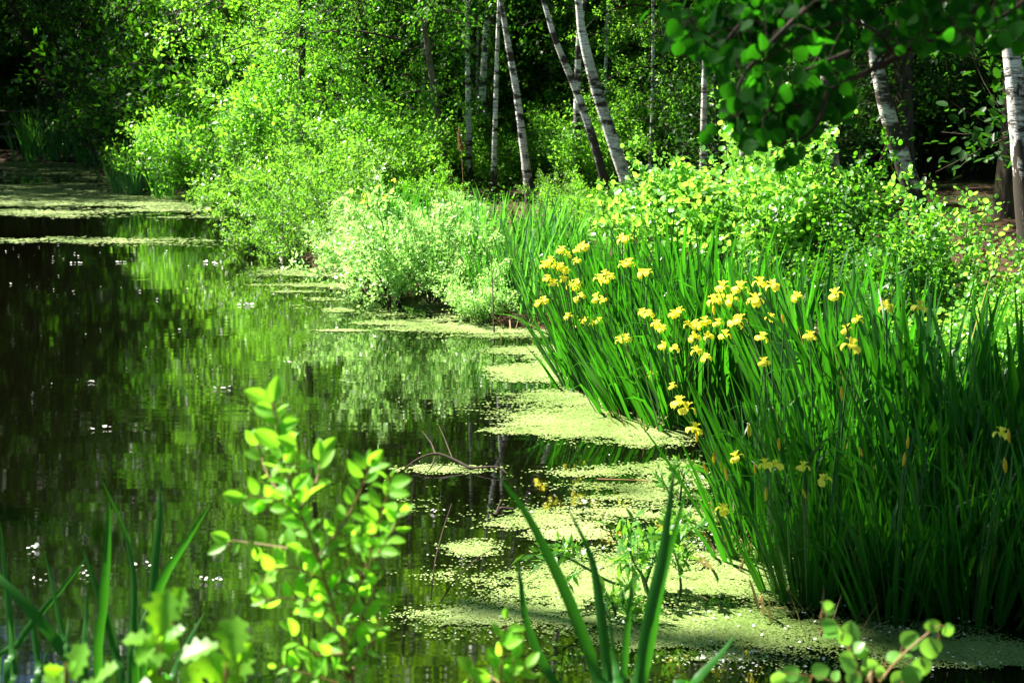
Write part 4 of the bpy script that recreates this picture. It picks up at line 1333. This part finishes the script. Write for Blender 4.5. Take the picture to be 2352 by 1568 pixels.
shoot('oak_seedling', 'oak seedling with upright lobed leaves between the cattail blades', 'oak seedling', [[(370, 1660), (372, 1560), (366, 1480)]], 1.65, .02, OAK, 'oak', 'redstem', 80, 8, .002,
      [(373, 1408, 112, 10, 0), (408, 1380, 72, 18, 0), (325, 1468, 92, -75, 1), (365, 1490, 95, -100, 0), (398, 1455, 60, 50, 1), (350, 1568, 80, -85, 1), (330, 1500, 60, -120, 0)])
shoot('oak_seedling', 'oak seedling with a dry white curl at its tip', 'oak seedling', [[(520, 1660), (522, 1560), (530, 1480)]], 1.7, .02, OAK, 'oak', 'redstem', 80, 9, .002,
      [(535, 1465, 105, 2, 0), (478, 1520, 105, -20, 0), (548, 1532, 95, 20, 0), (455, 1492, 95, -100, 1), (510, 1545, 80, 0, 0), (562, 1500, 60, 30, 0), (440, 1555, 70, -50, 0)])
cp = at(535, 1440, 1.7)
shoot('aspen_sucker', 'arching aspen shoot with hanging leaves at bottom right', 'sapling', [[(1990, 1660), (2025, 1565), (2068, 1508), (2118, 1465), (2148, 1440), (2168, 1437)]], 1.9, .02, ROUND_FINE, 'aspen', 'redstem', 200, 12, .0026,
      [(2142, 1436, 36, -50, 0), (2178, 1448, 30, 150, 0), (2091, 1468, 50, 55, 0), (2138, 1488, 54, 172, 0), (2095, 1550, 52, 60, 0), (2055, 1508, 40, 70, 1), (2118, 1530, 48, 170, 0)])
shoot('aspen_sucker', 'upright aspen shoot with one big round leaf at bottom right', 'sapling', [[(2000, 1660), (1985, 1565), (1965, 1512), (1951, 1472), (1928, 1438), (1908, 1402)]], 1.95, .02, ROUND_FINE, 'aspen', 'redstem', 200, 13, .0024,
      [(1905, 1396, 36, 80, 0), (1892, 1388, 30, -30, 1), (1905, 1435, 38, 75, 0), (1952, 1450, 52, 5, 0), (1908, 1457, 40, -95, 1), (1942, 1468, 34, 150, 0), (1972, 1486, 36, 40, 1), (1945, 1512, 40, -80, 0), (2000, 1532, 46, 70, 0), (1950, 1528, 38, -70, 0), (1962, 1555, 40, 30, 0)])
shoot('aspen_sucker', 'low aspen shoot lying along the bottom edge', 'sapling', [[(1930, 1660), (1915, 1570), (1850, 1550), (1800, 1545)]], 2.0, .02, ROUND_FINE, 'aspen', 'redstem', 200, 14, .002,
      [(1885, 1540, 44, 70, 0), (1818, 1545, 44, 50, 0), (1790, 1560, 40, 60, 0), (1845, 1565, 40, -60, 1), (2070, 1560, 50, 60, 0)])

# ------------------------------------------------------------------ the overhanging aspen at the upper right
AT = thing('aspen_tree', 'aspen whose dark leafy branch hangs into the upper right', 'tree', (2.3, 1.5, gz(2.3, 1.5)))
ab = np.array(AT.location)
obj('trunk', trunk_geo([(0, 0, -.05), (-.05, .05, 2.5), (.05, .1, 5), (0, 0, 11)], .13, .03, 18, 12, .4, 3).mesh('trunk', M['brownbark']), AT)
st_, lf_ = LIB['birch1']
obj('foliage', lf_['birchleaf'], AT)
obj('branches', st_, AT)
rngn = np.random.default_rng(21)
lg, bgm = Geo(), Geo()
BR = [[(2700, -260), (2450, -90), (2240, 20), (2060, 130), (1900, 210), (1790, 255), (1700, 235)],
      [(2600, -300), (2300, -120), (2050, -40), (1850, 20), (1700, 60), (1600, 60)],
      [(2060, 130), (1990, 60), (1900, 60), (1800, 110), (1730, 160)],
      [(1900, 210), (1880, 280), (1840, 320), (1770, 330)],
      [(2240, 20), (2160, 90), (2060, 100), (1990, 200)],
      [(1850, 20), (1760, 110), (1700, 190), (1690, 270)],
      [(2300, -120), (2200, -20), (2130, 30), (2120, 120)],
      [(2450, -90), (2330, 20), (2260, 60), (2230, 110)],
      [(1700, 60), (1640, 110), (1580, 40)], [(2050, -40), (1900, -30), (1700, -20), (1520, -20)],
      [(1950, 120), (1880, 150), (1800, 190), (1750, 280)],
      [(2040, 70), (2000, 160), (1930, 190)], [(1800, -10), (1740, 40), (1660, 100), (1650, 180)]]
for k, pth in enumerate(BR):
    Y0 = 2.55 + rngn.uniform(-.25, .35)
    pts = [at(x, y, Y0 - .3 * (x > 2400)) for x, y in pth]
    if k == 0: pts = [ab + np.array([-.03, .05, 2.3])] + pts
    if k == 1: pts = [ab + np.array([-.03, .05, 2.6])] + pts
    P = spline(pts, 24)
    r0 = .012 if k < 2 else .004
    bgm.add(*tube(P, np.linspace(r0, .0015, 24), 6))
    m = int(sum(np.linalg.norm(P[1:] - P[:-1], axis=1)) / .0062)
    for j in range(m):
        u = rngn.uniform(.25 if k < 2 else .05, 1)
        f = u * 23
        i = min(22, int(f))
        p = P[i] + (P[i + 1] - P[i]) * (f - i)
        out = nrm(rngn.normal(0, 1, 3) * np.array([1, .8, .8]))
        q = p + out * rngn.uniform(.02, .075)
        qx, qy = 1176 + q[0] / q[1] * FV, 263 + (1.8 - q[2]) / q[1] * FV
        if qx > 1950 and qy > 120 - .04 * (qx - 1950): continue
        bgm.add(*tube(np.array([p, (p + q) / 2 + np.array([0, 0, .006]), q]), [.0008, .0006, .0005], 3))
        D = nrm(out * .5 + np.array([-.25, 0, -.55]) + rngn.normal(0, .4, 3))
        leaves(lg, q, D, nrm(np.array([-.2, -.9, .45]) + rngn.normal(0, .55, 3)), rngn.uniform(.019, .034), ROUND_FINE)
obj('hanging_branch', Geo().add(np.concatenate(bgm.V) - ab, *[np.concatenate(v) for v in bgm.F.values()]).mesh('hanging_branch', M['twig']), AT)
obj('hanging_leaves', Geo().add(np.concatenate(lg.V) - ab, *[np.concatenate(v) for v in lg.F.values()]).mesh('hanging_leaves', M['aspen_shade']), AT)


# ------------------------------------------------------------------ water plants, sticks, fence, seed heads
def herb(label, x, y, paths, seed, leaf=.05):
    rng = np.random.default_rng(seed)
    b = on(x, y)
    t = thing('marsh_herb', label, 'water plant', b)
    st, lf = Geo(), Geo()
    for pth in paths:
        Ys = b[1] + np.linspace(0, 1, len(pth)) * rng.uniform(-.1, .1)
        P = spline([at(px, py, yy) for (px, py), yy in zip(pth, Ys)], 14) - b
        st.add(*tube(P, np.linspace(.007, .003, 14), 6))
        for j in range(15):
            u = rng.uniform(.4, 1)
            f = u * 13
            i = min(12, int(f))
            p = P[i] + (P[i + 1] - P[i]) * (f - i)
            d = nrm(rng.normal(0, .8, 3) + np.array([0, 0, .35]) + nrm(P[i + 1] - P[i]) * .5)
            L = rng.uniform(.05, .12)
            st.add(*tube(np.array([p, p + d * L]), [.0015, .001], 3))
            m = 5
            uu = np.linspace(.3, 1, m)
            pos = p + d * (uu * L)[:, None]
            D = nrm(d * .8 + rng.normal(0, .55, (m, 3)))
            leaves(lf, pos, D, rng.normal(0, .5, (m, 3)) + np.array([0, -.2, .8]), 1.25 * leaf * rng.uniform(.6, 1.2, m), NARROW)
    obj('stems', st.mesh('stems', M['stem']), t)
    obj('leaves', lf.mesh('leaves', M['herb']), t)


herb('marsh herb with narrow leaflets on curved stems in the duckweed', 1470, 1370, [[(1490, 1368), (1480, 1330), (1455, 1290), (1440, 1240)], [(1470, 1352), (1400, 1335), (1340, 1300), (1290, 1275), (1270, 1278)], [(1545, 1382), (1563, 1360), (1560, 1310), (1550, 1270)], [(1485, 1360), (1470, 1300), (1475, 1260)], [(1480, 1345), (1500, 1290), (1530, 1240)]], 3)
herb('fine feathery herb at the water side of the iris bed', 1545, 1150, [[(1555, 1165), (1540, 1140), (1530, 1115)], [(1560, 1160), (1565, 1120), (1572, 1085)]], 4, .04)
herb('slender herb leaning out from the near irises over dark water', 1640, 1240, [[(1660, 1265), (1600, 1225), (1540, 1215)], [(1650, 1255), (1610, 1210), (1560, 1190)]], 5, .04)
herb('tiny herb pair standing in the duckweed before the blades', 1410, 1425, [[(1415, 1432), (1412, 1405), (1405, 1385)], [(1440, 1428), (1445, 1408), (1450, 1400)]], 6, .045)

tag(obj('lily_pad', None), None) if False else None
lp = on(1300, 823)
a = np.linspace(.25, 2 * math.pi - .25, 22)
g = Geo().add(np.vstack([[0, 0, .0], np.stack([.13 * np.cos(a), .13 * np.sin(a), .01 * np.sin(a * 3)], -1)]), np.stack([np.zeros(21), np.arange(1, 22), np.arange(2, 23)], -1))
o = obj('lily_pad', g.mesh('lily_pad', M['cattail']), None, (lp[0], lp[1], .014))
tag(o, 'round teal lily pad resting on duckweed beside the irises', 'lily pad')


def stick(label, paths, rads, name='floating_branch', m='twig'):
    b = on(*paths[0][0][:2])
    g = Geo()
    for pth, r in zip(paths, rads):
        P = []
        for q in pth:
            h = q[2] if len(q) > 2 else 0
            p = on(q[0], q[1])
            P.append(p + np.array([0, 0, .012 + h]))
        P = spline(P, 12) - b
        g.add(*tube(P, np.linspace(r, r * .4, 12), 6))
    o = obj(name, g.mesh(name, M[m]), None, b)
    return tag(o, label, 'branch')


stick('bare forked branch lying on the duckweed tongue in open water', [[(1080, 1080), (1040, 1072, .03), (1000, 1068, .05), (960, 1072, .03), (930, 1080)], [(1000, 1068, .05), (990, 1055, .08), (970, 1045, .12)], [(1040, 1072, .03), (1020, 1050, .1), (1008, 1040, .14)], [(1080, 1080), (1140, 1086, .02), (1165, 1092)], [(1000, 1070, .04), (985, 1090, .01), (950, 1098, 0)]], [.009, .005, .004, .007, .004])
stick('short dark stick on a small duckweed patch', [[(1137, 1190), (1150, 1183, .02), (1180, 1184, .02)], [(1140, 1188, .01), (1152, 1176, .05)]], [.012, .006])
stick('thin grass stalk leaning over the near duckweed mat', [[(990, 1383), (1000, 1340, .08), (1020, 1300, .15), (1038, 1270, .2)]], [.003], 'dry_stalk')
stick('fine dry stalk arching low over the pale duckweed', [[(1013, 1388), (1040, 1375, .05), (1090, 1345, .09), (1130, 1322, .1)]], [.003], 'dry_stalk')
stick('pale dead reed lying across the dark water', [[(1370, 1106), (1420, 1107), (1480, 1109), (1500, 1112)]], [.006], 'dry_stalk', 'redstem')
stick('brown dead stalk standing in the water before the wispy willows', [[(649, 612), (650, 600, .3), (651, 590, .75)]], [.018], 'dry_stalk')
stick('thin bare twig bending to the water below the sedges', [[(1135, 766), (1132, 760, .3), (1128, 750, .6)]], [.008], 'dry_stalk')

# seed heads of reed
def seed_head(label, vx, vy0, vy1, Y):
    a0, a1 = at(vx, vy0, Y), at(vx - 6, vy1, Y)
    b = np.array([a0[0] + .05, Y, gz(a0[0], Y)])
    t = thing('reed_stalk', label, 'reed', b)
    obj('stalk', Geo().add(*tube(spline([np.zeros(3), (a0 - b) * .6, a0 - b], 8), [.006] * 8, 5)).mesh('stalk', M['dead']), t)
    rng = np.random.default_rng(2)
    g = Geo()
    C = spline([a0 - b, (a0 + a1) / 2 - b + np.array([-.01, 0, 0]), a1 - b], 30)
    for k in range(10):
        i = rng.integers(0, 30, 40)
        d = nrm(rng.normal(0, .5, (40, 3)) + np.array([0, 0, .7]))
        leaves(g, C[i], d, rng.normal(0, 1, (40, 3)), .06 * (1.1 - i / 32), NARROW)
    obj('seed_head', g.mesh('seed_head', M['dead']), t)


seed_head('pale brown feathery seed head beside the upright white birch', 1060, 345, 290, 20.0)
seed_head('narrow straw seed stalk standing in the sedges by the slender birch', 1182, 520, 465, 16.0)

# fence at the far end
FT = thing('wooden_fence', 'weathered wooden rail fence in the dark at the far end', 'fence', (-19, 58.5, gz(-19, 58.5)))
fb = np.array(FT.location)
xs = np.arange(-9, 8, 2.2)
for x in xs:
    obj('post', Geo().add(*tube(np.array([(x, 0, -.2), (x, 0, .7), (x + .01, 0, 1.75)]), [.085, .08, .08], 8)).mesh('post', M['wood']), FT)
for z in (.55, 1.05, 1.55):
    V = []
    P = spline([(-9.4, -.1, z + .03), (-4, -.1, z - .02), (2, -.1, z + .02), (8, -.1, z)], 14)
    obj('rail', Geo().add(*tube(P, .055, 6)).mesh('rail', M['wood']), FT)
# far bank reeds
for i, (vx, Y) in enumerate([(95, 55.2), (130, 55.0), (165, 54.6), (195, 54.0), (60, 55.4), (215, 52)]):
    p = at(vx, 350, Y)
    t = thing('reed_clump', 'dim reed clump at the far waterline below the fence', 'reed', (p[0], Y, max(gz(p[0], Y), -.1)), i, 1.9, 'reeds below the far fence')
    obj('blades', SG[i % 4], t)
for i, (vx, Y, lab) in enumerate([(285, 33.0, 'spiky teal sedge at the foot of the grey green willow'), (310, 32.4, 'drooping teal sedge dipping into the far duckweed'), (375, 31.0, 'small sedge at the foot of the sunlit round willow')]):
    p = at(vx, 440, Y)
    t = thing('sedge_tuft', lab, 'sedge', (p[0], Y, 0), i, .9)
    obj('blades', SG[i], t)
print('objects', len(bpy.data.objects))
